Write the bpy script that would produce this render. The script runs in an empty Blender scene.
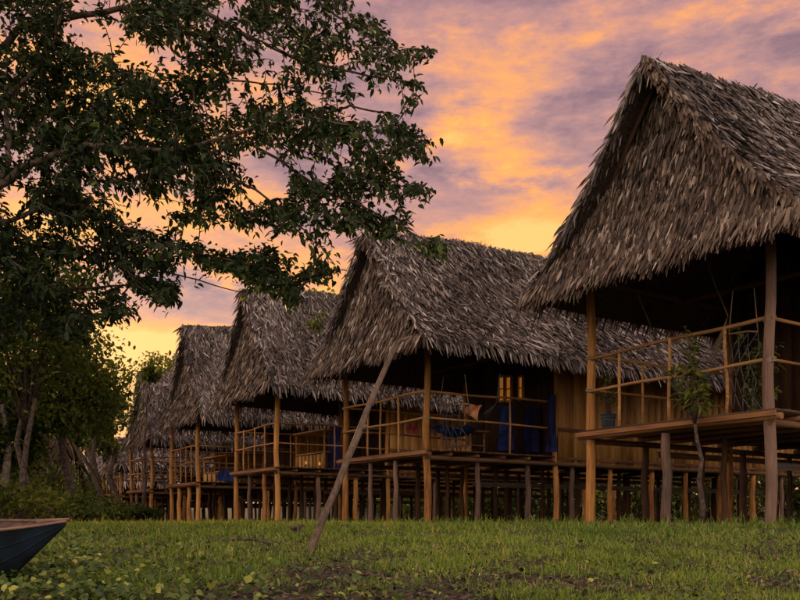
import bpy, math, random
import numpy as np
from mathutils import Vector, Matrix, noise as mnoise
R = math.radians
S = bpy.context.scene
C = S.collection
random.seed(7)
rng = np.random.default_rng(7)
ZC = 0.45            # camera height; all heights below are built relative to the eye then lifted by ZC
F = 860.0            # focal length in 800-px units

# ------------------------------------------------------------------ camera
cam = bpy.data.cameras.new('camera'); camo = bpy.data.objects.new('camera', cam); C.objects.link(camo)
camo.location = (0, 0, ZC); camo.rotation_euler = (R(90), 0, 0)
cam.sensor_width = 36; cam.lens = F / 800 * 36; cam.shift_y = 220 / 800
cam.clip_start = 0.05; cam.clip_end = 3000
S.camera = camo

# ------------------------------------------------------------------ world and sun
SUN_AZ, SUN_EL = R(-24), R(11)          # azimuth from +Y towards +X
W = bpy.data.worlds.new('World'); S.world = W; W.use_nodes = True
nt = W.node_tree; nt.nodes.clear()
def nd(t, tree=None, **k):
    n = (tree or nt).nodes.new(t)
    for a, b in k.items(): setattr(n, a, b)
    return n
def M_(op, a, b=None, c=None, tree=None):
    t = tree or nt
    n = t.nodes.new('ShaderNodeMath'); n.operation = op
    for i, v in enumerate((a, b, c)):
        if v is None: continue
        if isinstance(v, (int, float)): n.inputs[i].default_value = v
        else: t.links.new(v, n.inputs[i])
    return n.outputs[0]
def sky():
    L = nt.links
    tc = nd('ShaderNodeTexCoord'); sep = nd('ShaderNodeSeparateXYZ'); L.new(tc.outputs['Generated'], sep.inputs[0])
    x, y, z = sep.outputs
    az = M_('ARCTAN2', x, y); zz = M_('MAXIMUM', z, 0.0)
    el = M_('ARCSINE', zz)
    gv = tc.outputs['Generated']
    def noise(sc, zs, detail, rough, off, lac=2.1):
        m = nd('ShaderNodeMapping'); m.inputs['Scale'].default_value = (sc, sc, sc*zs); m.inputs['Location'].default_value = (off, off*.7, off*1.3)
        m.inputs['Rotation'].default_value = (R(3), R(-9), 0)
        L.new(gv, m.inputs[0])
        n = nd('ShaderNodeTexNoise'); n.inputs['Scale'].default_value = 1; n.inputs['Detail'].default_value = detail
        n.inputs['Roughness'].default_value = rough; n.inputs['Lacunarity'].default_value = lac
        L.new(m.outputs[0], n.inputs['Vector']); return n.outputs[0]
    n1 = noise(4.6, 3.0, 6, .60, 11.7)
    n2 = noise(11.0, 2.9, 6, .62, 8.1)
    # warp az / el for the placed cloud features
    wa = M_('MULTIPLY', M_('SUBTRACT', n1, .5), .30); wb = M_('MULTIPLY', M_('SUBTRACT', n2, .5), .10)
    azw = M_('ADD', az, wa); elw = M_('ADD', el, wb)
    def blob(px, py, wx, wy, amt):
        a0 = math.atan((px-400)/F); e0 = math.atan((520-py)/math.hypot(F, px-400))
        dx = M_('DIVIDE', M_('SUBTRACT', azw, a0), wx/F*.9); dy = M_('DIVIDE', M_('SUBTRACT', elw, e0), wy/F*.9)
        r2 = M_('ADD', M_('MULTIPLY', dx, dx), M_('MULTIPLY', dy, dy))
        return M_('MULTIPLY', M_('EXPONENT', M_('MULTIPLY', r2, -1.0)), amt)
    f = M_('ADD', M_('MULTIPLY', M_('SUBTRACT', n1, .5), 1.75), M_('MULTIPLY', M_('SUBTRACT', n2, .5), 1.15))
    # base level: bright towards the setting sun and the horizon, fading up and round
    dazs = M_('DIVIDE', M_('SUBTRACT', az, R(-10)), R(50))
    glow = M_('EXPONENT', M_('MULTIPLY', M_('MULTIPLY', dazs, dazs), -1.0))
    up = M_('DIVIDE', el, R(18)); upg = M_('EXPONENT', M_('MULTIPLY', M_('MULTIPLY', up, up), -1.0))
    f = M_('ADD', f, M_('ADD', M_('MULTIPLY', M_('MULTIPLY', glow, upg), .26), .46))
    for b in ((495, 105, 70, 36, .20), (450, 25, 60, 14, .08), (545, 235, 150, 20, .26), (140, 362, 150, 34, .42), (180, 318, 100, 9, -.12), (200, 338, 150, 16, .24), (250, 275, 120, 9, .14),
              (150, 60, 160, 45, .06), (280, 250, 200, 20, .08), (490, 190, 110, 15, -.22), (600, 120, 60, 35, -.10), (780, 60, 110, 60, -.15), (180, 292, 110, 14, -.18)):
        f = M_('ADD', f, blob(*b))
    cr = nd('ShaderNodeValToRGB'); L.new(f, cr.inputs[0])
    st = [(0.0, (.19, .12, .155)), (.20, (.29, .17, .195)), (.38, (.45, .245, .235)), (.52, (.62, .30, .225)), (.66, (.86, .37, .16)),
          (.80, (1.02, .44, .11)), (1.0, (1.12, .60, .17))]
    el_ = cr.color_ramp.elements
    el_[0].position, el_[0].color = st[0][0], (*st[0][1], 1); el_[1].position, el_[1].color = st[-1][0], (*st[-1][1], 1)
    for p, c in st[1:-1]: e = el_.new(p); e.color = (*c, 1)
    # greyer evening sky away from the sun, brightened to fill the hut fronts
    cr2 = nd('ShaderNodeValToRGB'); L.new(M_('ADD', M_('MULTIPLY', n1, .7), M_('MULTIPLY', n2, .5)), cr2.inputs[0])
    cr2.color_ramp.elements[0].position = .35; cr2.color_ramp.elements[0].color = (.70, .585, .54, 1)
    cr2.color_ramp.elements[1].position = .8; cr2.color_ramp.elements[1].color = (1.60, 1.32, 1.15, 1)
    back = nd('ShaderNodeMapRange'); L.new(y, back.inputs[0]); back.inputs[1].default_value = .55; back.inputs[2].default_value = -.25
    mx = nd('ShaderNodeMix', data_type='RGBA'); L.new(back.outputs[0], mx.inputs[0]); L.new(cr.outputs[0], mx.inputs[6]); L.new(cr2.outputs[0], mx.inputs[7])
    # high violet cast near the top right and a redder cast low over the trees
    tint = nd('ShaderNodeMix', data_type='RGBA', blend_type='MULTIPLY')
    hi = nd('ShaderNodeMapRange'); L.new(el, hi.inputs[0]); hi.inputs[1].default_value = R(14); hi.inputs[2].default_value = R(40)
    L.new(hi.outputs[0], tint.inputs[0]); L.new(mx.outputs[2], tint.inputs[6]); tint.inputs[7].default_value = (1.0, .95, 1.0, 1)
    bg = nd('ShaderNodeBackground'); L.new(tint.outputs[2], bg.inputs[0]); bg.inputs[1].default_value = .86
    ns = nd('ShaderNodeTexSky', sky_type='NISHITA'); ns.sun_disc = False; ns.sun_elevation = SUN_EL; ns.sun_rotation = SUN_AZ
    bg2 = nd('ShaderNodeBackground'); L.new(ns.outputs[0], bg2.inputs[0]); bg2.inputs[1].default_value = 0.005
    ad = nd('ShaderNodeAddShader'); L.new(bg.outputs[0], ad.inputs[0]); L.new(bg2.outputs[0], ad.inputs[1])
    out = nd('ShaderNodeOutputWorld'); L.new(ad.outputs[0], out.inputs[0])
sky()
sl = bpy.data.lights.new('sun', 'SUN'); sl.energy = 3.0; sl.angle = R(6); sl.color = (1, .62, .30)
so = bpy.data.objects.new('sun', sl); C.objects.link(so)
sd = Vector((math.sin(SUN_AZ)*math.cos(SUN_EL), math.cos(SUN_AZ)*math.cos(SUN_EL), math.sin(SUN_EL)))
so.rotation_euler = sd.to_track_quat('Z', 'Y').to_euler(); so.location = (-20, 60, 12)
S.render.engine = 'CYCLES'; S.cycles.max_bounces = 5; S.cycles.diffuse_bounces = 3; S.cycles.transmission_bounces = 3; S.cycles.glossy_bounces = 2
S.view_settings.view_transform = 'Standard'; S.view_settings.look = 'None'; S.view_settings.exposure = 0.34; S.view_settings.gamma = 1

# ------------------------------------------------------------------ materials
def newmat(name):
    m = bpy.data.materials.new(name); m.use_nodes = True
    t = m.node_tree; b = t.nodes['Principled BSDF']; return m, t, b
def ramp(t, src, stops):
    cr = t.nodes.new('ShaderNodeValToRGB'); e = cr.color_ramp.elements
    e[0].position, e[0].color = stops[0][0], (*stops[0][1], 1); e[1].position, e[1].color = stops[-1][0], (*stops[-1][1], 1)
    for p, c in stops[1:-1]: q = e.new(p); q.color = (*c, 1)
    if src is not None: t.links.new(src, cr.inputs[0])
    return cr.outputs[0]
def wood(name, dark, light, axis=2, scale=1.0, rough=.8, bump=.5, spread=.22):
    m, t, b = newmat(name)
    tc = t.nodes.new('ShaderNodeTexCoord'); oi = t.nodes.new('ShaderNodeObjectInfo')
    ad = t.nodes.new('ShaderNodeVectorMath'); ad.operation = 'ADD'
    sc = t.nodes.new('ShaderNodeVectorMath'); sc.operation = 'SCALE'; sc.inputs[0].default_value = (7, 13, 9); t.links.new(oi.outputs['Random'], sc.inputs['Scale'])
    t.links.new(tc.outputs['Object'], ad.inputs[0]); t.links.new(sc.outputs[0], ad.inputs[1])
    mp = t.nodes.new('ShaderNodeMapping'); s = [38*scale]*3; s[axis] = 2.2*scale; mp.inputs['Scale'].default_value = s
    t.links.new(ad.outputs[0], mp.inputs[0])
    n = t.nodes.new('ShaderNodeTexNoise'); n.inputs['Scale'].default_value = 1; n.inputs['Detail'].default_value = 6; n.inputs['Roughness'].default_value = .65
    n.inputs['Distortion'].default_value = .4
    t.links.new(mp.outputs[0], n.inputs['Vector'])
    n2 = t.nodes.new('ShaderNodeTexNoise'); n2.inputs['Scale'].default_value = 1.7; n2.inputs['Detail'].default_value = 3; t.links.new(ad.outputs[0], n2.inputs['Vector'])
    v = M_('ADD', M_('MULTIPLY', n.outputs[0], .75, tree=t), M_('MULTIPLY', n2.outputs[0], .45, tree=t), tree=t)
    v = M_('ADD', v, M_('MULTIPLY', M_('SUBTRACT', oi.outputs['Random'], .5, tree=t), spread, tree=t), tree=t)
    col = ramp(t, v, [(.38, dark), (.6, tuple((a+c)/2 for a, c in zip(dark, light))), (.82, light)])
    t.links.new(col, b.inputs['Base Color']); b.inputs['Roughness'].default_value = rough; b.inputs['Specular IOR Level'].default_value = .25
    bp = t.nodes.new('ShaderNodeBump'); bp.inputs['Strength'].default_value = bump; bp.inputs['Distance'].default_value = .01
    t.links.new(n.outputs[0], bp.inputs['Height']); t.links.new(bp.outputs[0], b.inputs['Normal'])
    return m
def leafmat(name, stops, trans=.25, rough=.5, spec=.3, nscale=0, namt=.3):
    m, t, b = newmat(name)
    a = t.nodes.new('ShaderNodeAttribute'); a.attribute_name = 'rnd'
    src = a.outputs['Fac']
    if nscale:
        g = t.nodes.new('ShaderNodeNewGeometry'); n = t.nodes.new('ShaderNodeTexNoise'); n.inputs['Scale'].default_value = nscale; n.inputs['Detail'].default_value = 3
        t.links.new(g.outputs['Position'], n.inputs['Vector'])
        src = M_('ADD', src, M_('MULTIPLY', M_('SUBTRACT', n.outputs[0], .5, tree=t), namt*2, tree=t), tree=t)
    col = ramp(t, src, stops); t.links.new(col, b.inputs['Base Color'])
    b.inputs['Roughness'].default_value = rough; b.inputs['Specular IOR Level'].default_value = spec
    if trans:
        tr = t.nodes.new('ShaderNodeBsdfTranslucent'); t.links.new(col, tr.inputs[0])
        mx = t.nodes.new('ShaderNodeMixShader'); mx.inputs[0].default_value = trans
        t.links.new(b.outputs[0], mx.inputs[1]); t.links.new(tr.outputs[0], mx.inputs[2]); t.links.new(mx.outputs[0], t.nodes['Material Output'].inputs[0])
    return m
def plain(name, col, rough=.7, col2=None, nscale=8, metal=0, bump=0, emit=None, spec=.3):
    m, t, b = newmat(name)
    if col2:
        tc = t.nodes.new('ShaderNodeTexCoord'); n = t.nodes.new('ShaderNodeTexNoise'); n.inputs['Scale'].default_value = nscale; n.inputs['Detail'].default_value = 5
        t.links.new(tc.outputs['Object'], n.inputs['Vector']); t.links.new(ramp(t, n.outputs[0], [(.35, col), (.68, col2)]), b.inputs['Base Color'])
        if bump:
            bp = t.nodes.new('ShaderNodeBump'); bp.inputs['Strength'].default_value = bump; bp.inputs['Distance'].default_value = .01
            t.links.new(n.outputs[0], bp.inputs['Height']); t.links.new(bp.outputs[0], b.inputs['Normal'])
    else: b.inputs['Base Color'].default_value = (*col, 1)
    b.inputs['Roughness'].default_value = rough; b.inputs['Metallic'].default_value = metal; b.inputs['Specular IOR Level'].default_value = spec
    if emit: b.inputs['Emission Color'].default_value = (*emit[0], 1); b.inputs['Emission Strength'].default_value = emit[1]
    return m
MT = {}
MT['post'] = wood('post_wood', (.17, .06, .016), (.85, .40, .11))
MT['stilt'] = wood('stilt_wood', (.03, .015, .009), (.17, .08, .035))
MT['greypost'] = wood('weathered_post_wood', (.09, .06, .045), (.34, .20, .13))
MT['rail'] = wood('rail_wood', (.18, .075, .022), (.80, .42, .14), axis=0, bump=.3)
MT['railu'] = wood('cross_rail_wood', (.16, .075, .03), (.58, .29, .11), axis=1, bump=.3)
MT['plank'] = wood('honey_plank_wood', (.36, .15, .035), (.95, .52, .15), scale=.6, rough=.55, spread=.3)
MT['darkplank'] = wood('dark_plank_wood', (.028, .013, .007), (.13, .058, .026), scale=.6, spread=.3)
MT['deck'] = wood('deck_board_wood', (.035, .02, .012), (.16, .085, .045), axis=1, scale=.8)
MT['beam'] = wood('deck_beam_wood', (.10, .045, .02), (.42, .19, .075), axis=1, scale=.8)
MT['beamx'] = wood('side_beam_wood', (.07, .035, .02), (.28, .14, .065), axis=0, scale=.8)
MT['greybeam'] = wood('grey_beam_wood', (.07, .05, .04), (.24, .18, .15), axis=0)
MT['pole'] = wood('leaning_pole_wood', (.045, .03, .021), (.24, .16, .11), scale=.9, bump=1)
MT['bark'] = plain('brown_bark', (.035, .022, .016), .9, (.16, .11, .085), 22, bump=1)
MT['palebark'] = plain('pale_bark', (.12, .09, .07), .9, (.36, .29, .22), 12, bump=1)
MT['limbbark'] = plain('brown_grey_bark', (.06, .04, .03), .9, (.22, .155, .115), 16, bump=1)
MT['thatch'] = leafmat('roof_thatch', [(0, (.012, .009, .007)), (.3, (.065, .049, .042)), (.62, (.17, .132, .108)), (.85, (.32, .262, .218)), (1, (.54, .46, .385))], .12, .65, .3, 2.2, .16)
MT['gthatch'] = leafmat('gable_thatch', [(0, (.012, .008, .005)), (.32, (.07, .044, .028)), (.62, (.165, .11, .072)), (.85, (.31, .225, .155)), (1, (.54, .43, .32))], .12, .65, .3, 2.6, .16)
MT['thatchbase'] = plain('packed_thatch', (.03, .02, .014), 1, (.09, .06, .042), 30, bump=1)
MT['leaf'] = leafmat('tree_leaf', [(0, (.011, .020, .009)), (.5, (.03, .052, .016)), (.85, (.065, .10, .022)), (1, (.11, .16, .03))], .35, .55, .22, 1.6, .2)
MT['midleaf'] = leafmat('wood_leaf', [(0, (.018, .033, .009)), (.5, (.07, .10, .016)), (1, (.24, .23, .03))], .5, .6, .15, .7, .35)
MT['paleleaf'] = leafmat('pale_shrub_leaf', [(0, (.05, .07, .016)), (.5, (.15, .18, .035)), (1, (.34, .33, .06))], .5, .6, .15, .9, .3)
MT['darkleaf'] = leafmat('dark_undergrowth_leaf', [(0, (.018, .032, .010)), (.5, (.065, .10, .02)), (1, (.17, .19, .03))], .25, .6, .15, .8, .35)
MT['grass'] = leafmat('grass_blade', [(0, (.035, .065, .012)), (.3, (.11, .185, .028)), (.65, (.25, .34, .05)), (.85, (.38, .36, .09)), (1, (.48, .38, .18))], .35, .6, .12, 1.1, .3)
MT['drygrass'] = leafmat('dry_grass_blade', [(0, (.12, .14, .02)), (.5, (.36, .35, .05)), (1, (.62, .48, .10))], .4, .6, .12, 1.1, .3)
MT['creeper'] = leafmat('creeper_leaf', [(0, (.02, .04, .010)), (.45, (.075, .125, .022)), (.8, (.22, .27, .04)), (1, (.46, .45, .08))], .3, .42, .35, 2.5, .25)
MT['litter'] = leafmat('dead_leaf', [(0, (.018, .012, .009)), (.5, (.06, .038, .026)), (.85, (.13, .085, .055)), (1, (.24, .17, .12))], .05, .8, .2)
MT['blue'] = plain('blue_cloth', (.010, .022, .10), .8, (.035, .07, .28), 5)
MT['blue2'] = plain('deep_blue_cloth', (.010, .011, .05), .8, (.022, .024, .13), 4)
MT['orange'] = plain('orange_cloth', (.50, .17, .07), .8, (.72, .34, .18), 9)
MT['red'] = plain('red_cloth', (.25, .03, .03), .8, (.4, .08, .06), 9)
MT['rope'] = plain('rope', (.30, .22, .13), .9, (.42, .33, .2), 40)
MT['greyrope'] = plain('grey_cord', (.09, .10, .10), .9, (.22, .23, .22), 30)
MT['bluerope'] = plain('blue_grey_cord', (.05, .07, .09), .9, (.13, .165, .2), 30)
MT['hammock'] = plain('grey_green_cloth', (.05, .065, .045), .9, (.17, .19, .14), 12)
MT['bucket'] = plain('bucket_plastic', (.022, .034, .045), .45, (.05, .07, .085), 10)
MT['lit'] = plain('lit_pane', (.5, .3, .1), .5, emit=((1, .50, .13), .75))
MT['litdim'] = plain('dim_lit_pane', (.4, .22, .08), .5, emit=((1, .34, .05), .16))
MT['glint_glow'] = plain('orange_glint_glow', (.6, .3, .1), .5, emit=((1, .36, .07), .35))  # emission in place of orange reflections on the sideboard slats
MT['boatblue'] = plain('worn_blue_hull_paint', (.008, .009, .011), .8, (.018, .034, .06), 6, bump=1)
MT['boatwood'] = wood('boat_wood', (.05, .028, .018), (.30, .18, .12), axis=0)
MT['yellow'] = plain('yellow_painted_board', (.45, .24, .03), .8, (.62, .36, .05), 3)
MT['frond'] = leafmat('dry_frond', [(0, (.03, .018, .010)), (1, (.12, .08, .04))], .2, .7, .2)
MT['white'] = plain('white_enamel', (.6, .6, .58), .4)

# ------------------------------------------------------------------ mesh helpers
def tag(o, label=None, cat=None, group=None, kind=None):
    if label: o['label'] = label
    if cat: o['category'] = cat
    if group: o['group'] = group
    if kind: o['kind'] = kind
    return o
def empty(name, loc, rz=0, label=None, cat=None, group=None):
    o = bpy.data.objects.new(name, None); C.objects.link(o); o.location = loc; o.rotation_euler = (0, 0, rz); o.empty_display_size = .2
    return tag(o, label, cat, group)
def link(name, me, parent=None, loc=None, rot=None):
    o = bpy.data.objects.new(name, me); C.objects.link(o)
    if parent: o.parent = parent
    if loc is not None: o.location = loc
    if rot is not None: o.rotation_euler = rot
    return o
class MB:
    def __init__(s): s.v = []; s.f = []; s.smooth = True
    def box(s, c, d, mat=None, jit=0):
        n = len(s.v)
        for i in (-1, 1):
            for j in (-1, 1):
                for k in (-1, 1):
                    p = Vector((i*d[0]/2, j*d[1]/2, k*d[2]/2))
                    if mat: p = mat @ p
                    s.v.append((c[0]+p.x+random.uniform(-jit, jit), c[1]+p.y+random.uniform(-jit, jit), c[2]+p.z+random.uniform(-jit, jit)))
        for q in ((0, 1, 3, 2), (4, 6, 7, 5), (0, 4, 5, 1), (2, 3, 7, 6), (0, 2, 6, 4), (1, 5, 7, 3)): s.f.append([n+a for a in q])
        return s
    def tube(s, pts, rad, n=8, jit=0.0, cap=True):
        pts = [Vector(p) for p in pts]
        if isinstance(rad, (int, float)): rad = [rad]*len(pts)
        base = len(s.v); ref = None
        for i, p in enumerate(pts):
            t = (pts[min(i+1, len(pts)-1)] - pts[max(i-1, 0)]).normalized()
            if ref is None: ref = Vector((0, 0, 1)) if abs(t.z) < .9 else Vector((1, 0, 0))
            a = (ref - t*ref.dot(t)).normalized(); b = t.cross(a); ref = a
            for k in range(n):
                th = 2*math.pi*k/n; r = rad[i]*(1+random.uniform(-jit, jit))
                s.v.append(tuple(p + a*math.cos(th)*r + b*math.sin(th)*r))
        for i in range(len(pts)-1):
            for k in range(n):
                s.f.append([base+i*n+k, base+i*n+(k+1) % n, base+(i+1)*n+(k+1) % n, base+(i+1)*n+k])
        if cap:
            s.f.append([base+k for k in range(n)][::-1]); e = base+(len(pts)-1)*n; s.f.append([e+k for k in range(n)])
        return s
    def grid(s, fn, nu, nv):
        base = len(s.v)
        for i in range(nu+1):
            for j in range(nv+1): s.v.append(tuple(fn(i/nu, j/nv)))
        for i in range(nu):
            for j in range(nv):
                a = base+i*(nv+1)+j; s.f.append([a, a+1, a+nv+2, a+nv+1])
        return s
    def mesh(s, name, mat, smooth=True):
        me = bpy.data.meshes.new(name); me.from_pydata(s.v, [], s.f); me.materials.append(mat)
        if smooth: me.polygons.foreach_set('use_smooth', [len(p.vertices) <= 4 and smooth for p in me.polygons])
        me.update(); return me
    def build(s, name, mat, parent=None, smooth=True, kind=None, label=None):
        o = link(name, s.mesh(name, mat, smooth), parent)
        if kind: o['kind'] = kind
        if label: o['label'] = label
        return o
def npmesh(name, V, faces_list, mat, rnd=None, smooth=False):
    """V (n,3); faces_list: list of int arrays (m,k)"""
    me = bpy.data.meshes.new(name)
    V = np.asarray(V, np.float32)
    me.vertices.add(len(V)); me.vertices.foreach_set('co', V.ravel())
    loops = np.concatenate([f.ravel() for f in faces_list]).astype(np.int32)
    tot = np.concatenate([np.full(len(f), f.shape[1]) for f in faces_list]).astype(np.int32)
    st = np.concatenate([[0], np.cumsum(tot)[:-1]]).astype(np.int32)
    me.loops.add(len(loops)); me.loops.foreach_set('vertex_index', loops)
    me.polygons.add(len(tot)); me.polygons.foreach_set('loop_start', st); me.polygons.foreach_set('loop_total', tot)
    me.materials.append(mat); me.update(calc_edges=True)
    if rnd is not None:
        a = me.attributes.new('rnd', 'FLOAT', 'POINT'); a.data.foreach_set('value', np.asarray(rnd, np.float32))
    if smooth: me.polygons.foreach_set('use_smooth', np.ones(len(tot), bool))
    return me
def unit(a): return a/np.maximum(np.linalg.norm(a, axis=1, keepdims=True), 1e-9)
def strips(P, D, N, Lg, Wd, droop, rnd=None, mid=.62, curl=0.0, blunt=.10):
    """long pointed leaf strips (thatch leaflets, grass blades): 5 verts each"""
    n = len(P); D = unit(D); T = unit(np.cross(D, N)); Lg = Lg[:, None]; Wd = Wd[:, None]; droop = droop[:, None]
    dz = np.zeros((n, 3)); dz[:, 2] = -1
    b0 = P - T*Wd*.38; b1 = P + T*Wd*.38
    m = P + D*Lg*mid + dz*droop*.35*Lg + N*curl*Lg
    m0 = m - T*Wd*.5; m1 = m + T*Wd*.5
    tip = P + D*Lg + dz*droop*Lg; t0 = tip - T*Wd*blunt; t1 = tip + T*Wd*blunt - D*Lg*.05*blunt/.15
    V = np.stack([b0, b1, m0, m1, t0, t1], 1).reshape(-1, 3)
    i = np.arange(n)[:, None]*6
    q = np.concatenate([i, i+1, i+3, i+2], 1); t = np.concatenate([i+2, i+3, i+5, i+4], 1)
    r = rng.random(n) if rnd is None else rnd
    return V, [q, t], np.repeat(r, 6)
def leaves(P, D, N, Lg, Wd, rnd=None, fold=.18, droop=.15):
    """folded pointed-oval leaves: 8 verts, 6 tris-ish each"""
    n = len(P); D = unit(D); T = unit(np.cross(D, N)); N = unit(np.cross(T, D)); L = Lg[:, None]; Wd = Wd[:, None]
    dz = np.zeros((n, 3)); dz[:, 2] = -1
    c = P + D*L*.5 + dz*L*droop*.3
    l1 = P + D*L*.28 - T*Wd*.46 + N*Wd*fold; r1 = P + D*L*.28 + T*Wd*.46 + N*Wd*fold
    l2 = P + D*L*.62 - T*Wd*.42 + N*Wd*fold + dz*L*droop*.4; r2 = P + D*L*.62 + T*Wd*.42 + N*Wd*fold + dz*L*droop*.4
    tip = P + D*L + dz*L*droop
    V = np.stack([P, l1, l2, tip, r2, r1, c], 1).reshape(-1, 3); i = np.arange(n)[:, None]*7
    t = np.concatenate([np.concatenate([i+a, i+b, i+6], 1) for a, b in ((0, 1), (2, 3), (3, 4), (5, 0))])
    q = np.concatenate([np.concatenate([i+1, i+2, i+6], 1), np.concatenate([i+4, i+5, i+6], 1)])
    r = rng.random(n) if rnd is None else rnd
    return V, [t, q], np.repeat(r, 7)
def fromparts(name, mat, parts, parent=None, kind=None):
    Vs, Ts, Rs, off = [], {}, [], 0
    for V, fl, r in parts:
        for f in fl: Ts.setdefault(f.shape[1], []).append(f+off)
        Vs.append(V); Rs.append(r); off += len(V)
    o = link(name, npmesh(name, np.concatenate(Vs), [np.concatenate(v) for v in Ts.values()], mat, np.concatenate(Rs)), parent)
    if kind: o['kind'] = kind
    return o
def P3(px, py, d): return Vector(((px-400)/F*d, d, ZC + (520-py)/F*d))

# ------------------------------------------------------------------ ground
GY = [-50, 0, 2.5, 3.5, 4.5, 5.5, 6.5, 7.5, 8.5, 9.3, 15, 20, 30, 60, 200]
GZ = [-.6, -.45, -.42, -.345, -.29, -.225, -.16, -.105, -.075, -.065, -.070, -.092, -.15, -.32, -.5]
def gz(x, y):
    b = float(np.interp(y, GY, GZ)) + ZC
    sv = (x-4.02)*.834+(y-9.35)*.552; k = min(max((max(sv-17.5, y-44))/4, 0), 1); b += 1.3*k*k*(3-2*k)
    b += (mnoise.noise(Vector((x*.9, y*.9, 0)))*.022 + mnoise.noise(Vector((x*3.1, y*3.1, 4)))*.010) * (1 if y < 40 else 0)
    return b
def gznp(x, y): return np.array([gz(a, b) for a, b in zip(x, y)])
def ground():
    ys = list(np.arange(-6, 2, .5)) + list(np.arange(2, 12, .12)) + list(np.arange(12, 40, .6)) + list(np.geomspace(40, 900, 22))
    ys = [-900, -60] + ys
    xs = list(-np.geomspace(900, 9, 24)) + list(np.arange(-8.9, 8.9, .12)) + list(np.geomspace(9, 900, 24))
    V = []; f = []
    for y in ys:
        for x in xs: V.append((x, y, gz(x, y)))
    nx = len(xs)
    for j in range(len(ys)-1):
        for i in range(nx-1): a = j*nx+i; f.append((a, a+1, a+nx+1, a+nx))
    m, t, b = newmat('soil_and_turf')
    g = t.nodes.new('ShaderNodeNewGeometry')
    def nz(s, d=6, r=.6):
        n = t.nodes.new('ShaderNodeTexNoise'); n.inputs['Scale'].default_value = s; n.inputs['Detail'].default_value = d; n.inputs['Roughness'].default_value = r
        t.links.new(g.outputs['Position'], n.inputs['Vector']); return n.outputs[0]
    soil = ramp(t, nz(7), [(.3, (.014, .010, .007)), (.55, (.042, .029, .019)), (.75, (.10, .072, .05))])
    turf = ramp(t, nz(14), [(.3, (.020, .024, .009)), (.7, (.065, .072, .02))])
    sp = t.nodes.new('ShaderNodeSeparateXYZ'); t.links.new(g.outputs['Position'], sp.inputs[0])
    mr = t.nodes.new('ShaderNodeMapRange'); t.links.new(sp.outputs[1], mr.inputs[0]); mr.inputs[1].default_value = 3.4; mr.inputs[2].default_value = 6.0
    k = M_('ADD', mr.outputs[0], M_('MULTIPLY', M_('SUBTRACT', nz(1.6), .5, tree=t), 2.2, tree=t), tree=t)
    mx = t.nodes.new('ShaderNodeMix'); mx.data_type = 'RGBA'
    cl = t.nodes.new('ShaderNodeClamp'); t.links.new(k, cl.inputs[0]); t.links.new(cl.outputs[0], mx.inputs[0])
    t.links.new(soil, mx.inputs[6]); t.links.new(turf, mx.inputs[7]); t.links.new(mx.outputs[2], b.inputs['Base Color']); b.inputs['Roughness'].default_value = .95
    bp = t.nodes.new('ShaderNodeBump'); bp.inputs['Strength'].default_value = .9; bp.inputs['Distance'].default_value = .03
    t.links.new(nz(22, 8, .7), bp.inputs['Height']); t.links.new(bp.outputs[0], b.inputs['Normal'])
    me = bpy.data.meshes.new('ground'); me.from_pydata(V, [], f); me.materials.append(m)
    me.polygons.foreach_set('use_smooth', np.ones(len(f), bool))
    o = link('ground', me); o['kind'] = 'structure'
ground()

# ------------------------------------------------------------------ huts
UV = Vector((-.552, .834, 0)).normalized(); VV = Vector((UV.y, -UV.x, 0))
HROT = math.atan2(VV.y, VV.x)
C0 = Vector((4.02, 9.35, 0))
def corner(t): return C0 + UV*t
def wob(a, b, amp, n=5):
    a = Vector(a); b = Vector(b); out = []
    p1, p2 = random.uniform(0, 6), random.uniform(0, 6)
    for i in range(n+1):
        k = i/n; p = a.lerp(b, k); w = math.sin(math.pi*k)
        out.append(p + Vector((math.sin(p1+k*5)*amp, math.cos(p2+k*4)*amp, math.sin(p2+k*6)*amp))*w)
    return out
THVAR = []
def thatch_variants():
    for k in range(8):
        L = random.uniform(.20, .32); w = random.uniform(.026, .048)
        V, fl, r = strips(np.zeros((1, 3)), np.array([[1., 0, 0]]), np.array([[0., 0, 1]]), np.array([L]), np.array([w]), np.array([random.uniform(.05, .35)]), np.array([.35+.6*k/7]), curl=.03)
        THVAR.append(npmesh('thatch_leaf', V, fl, MT['gthatch'], r))
thatch_variants()

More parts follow.
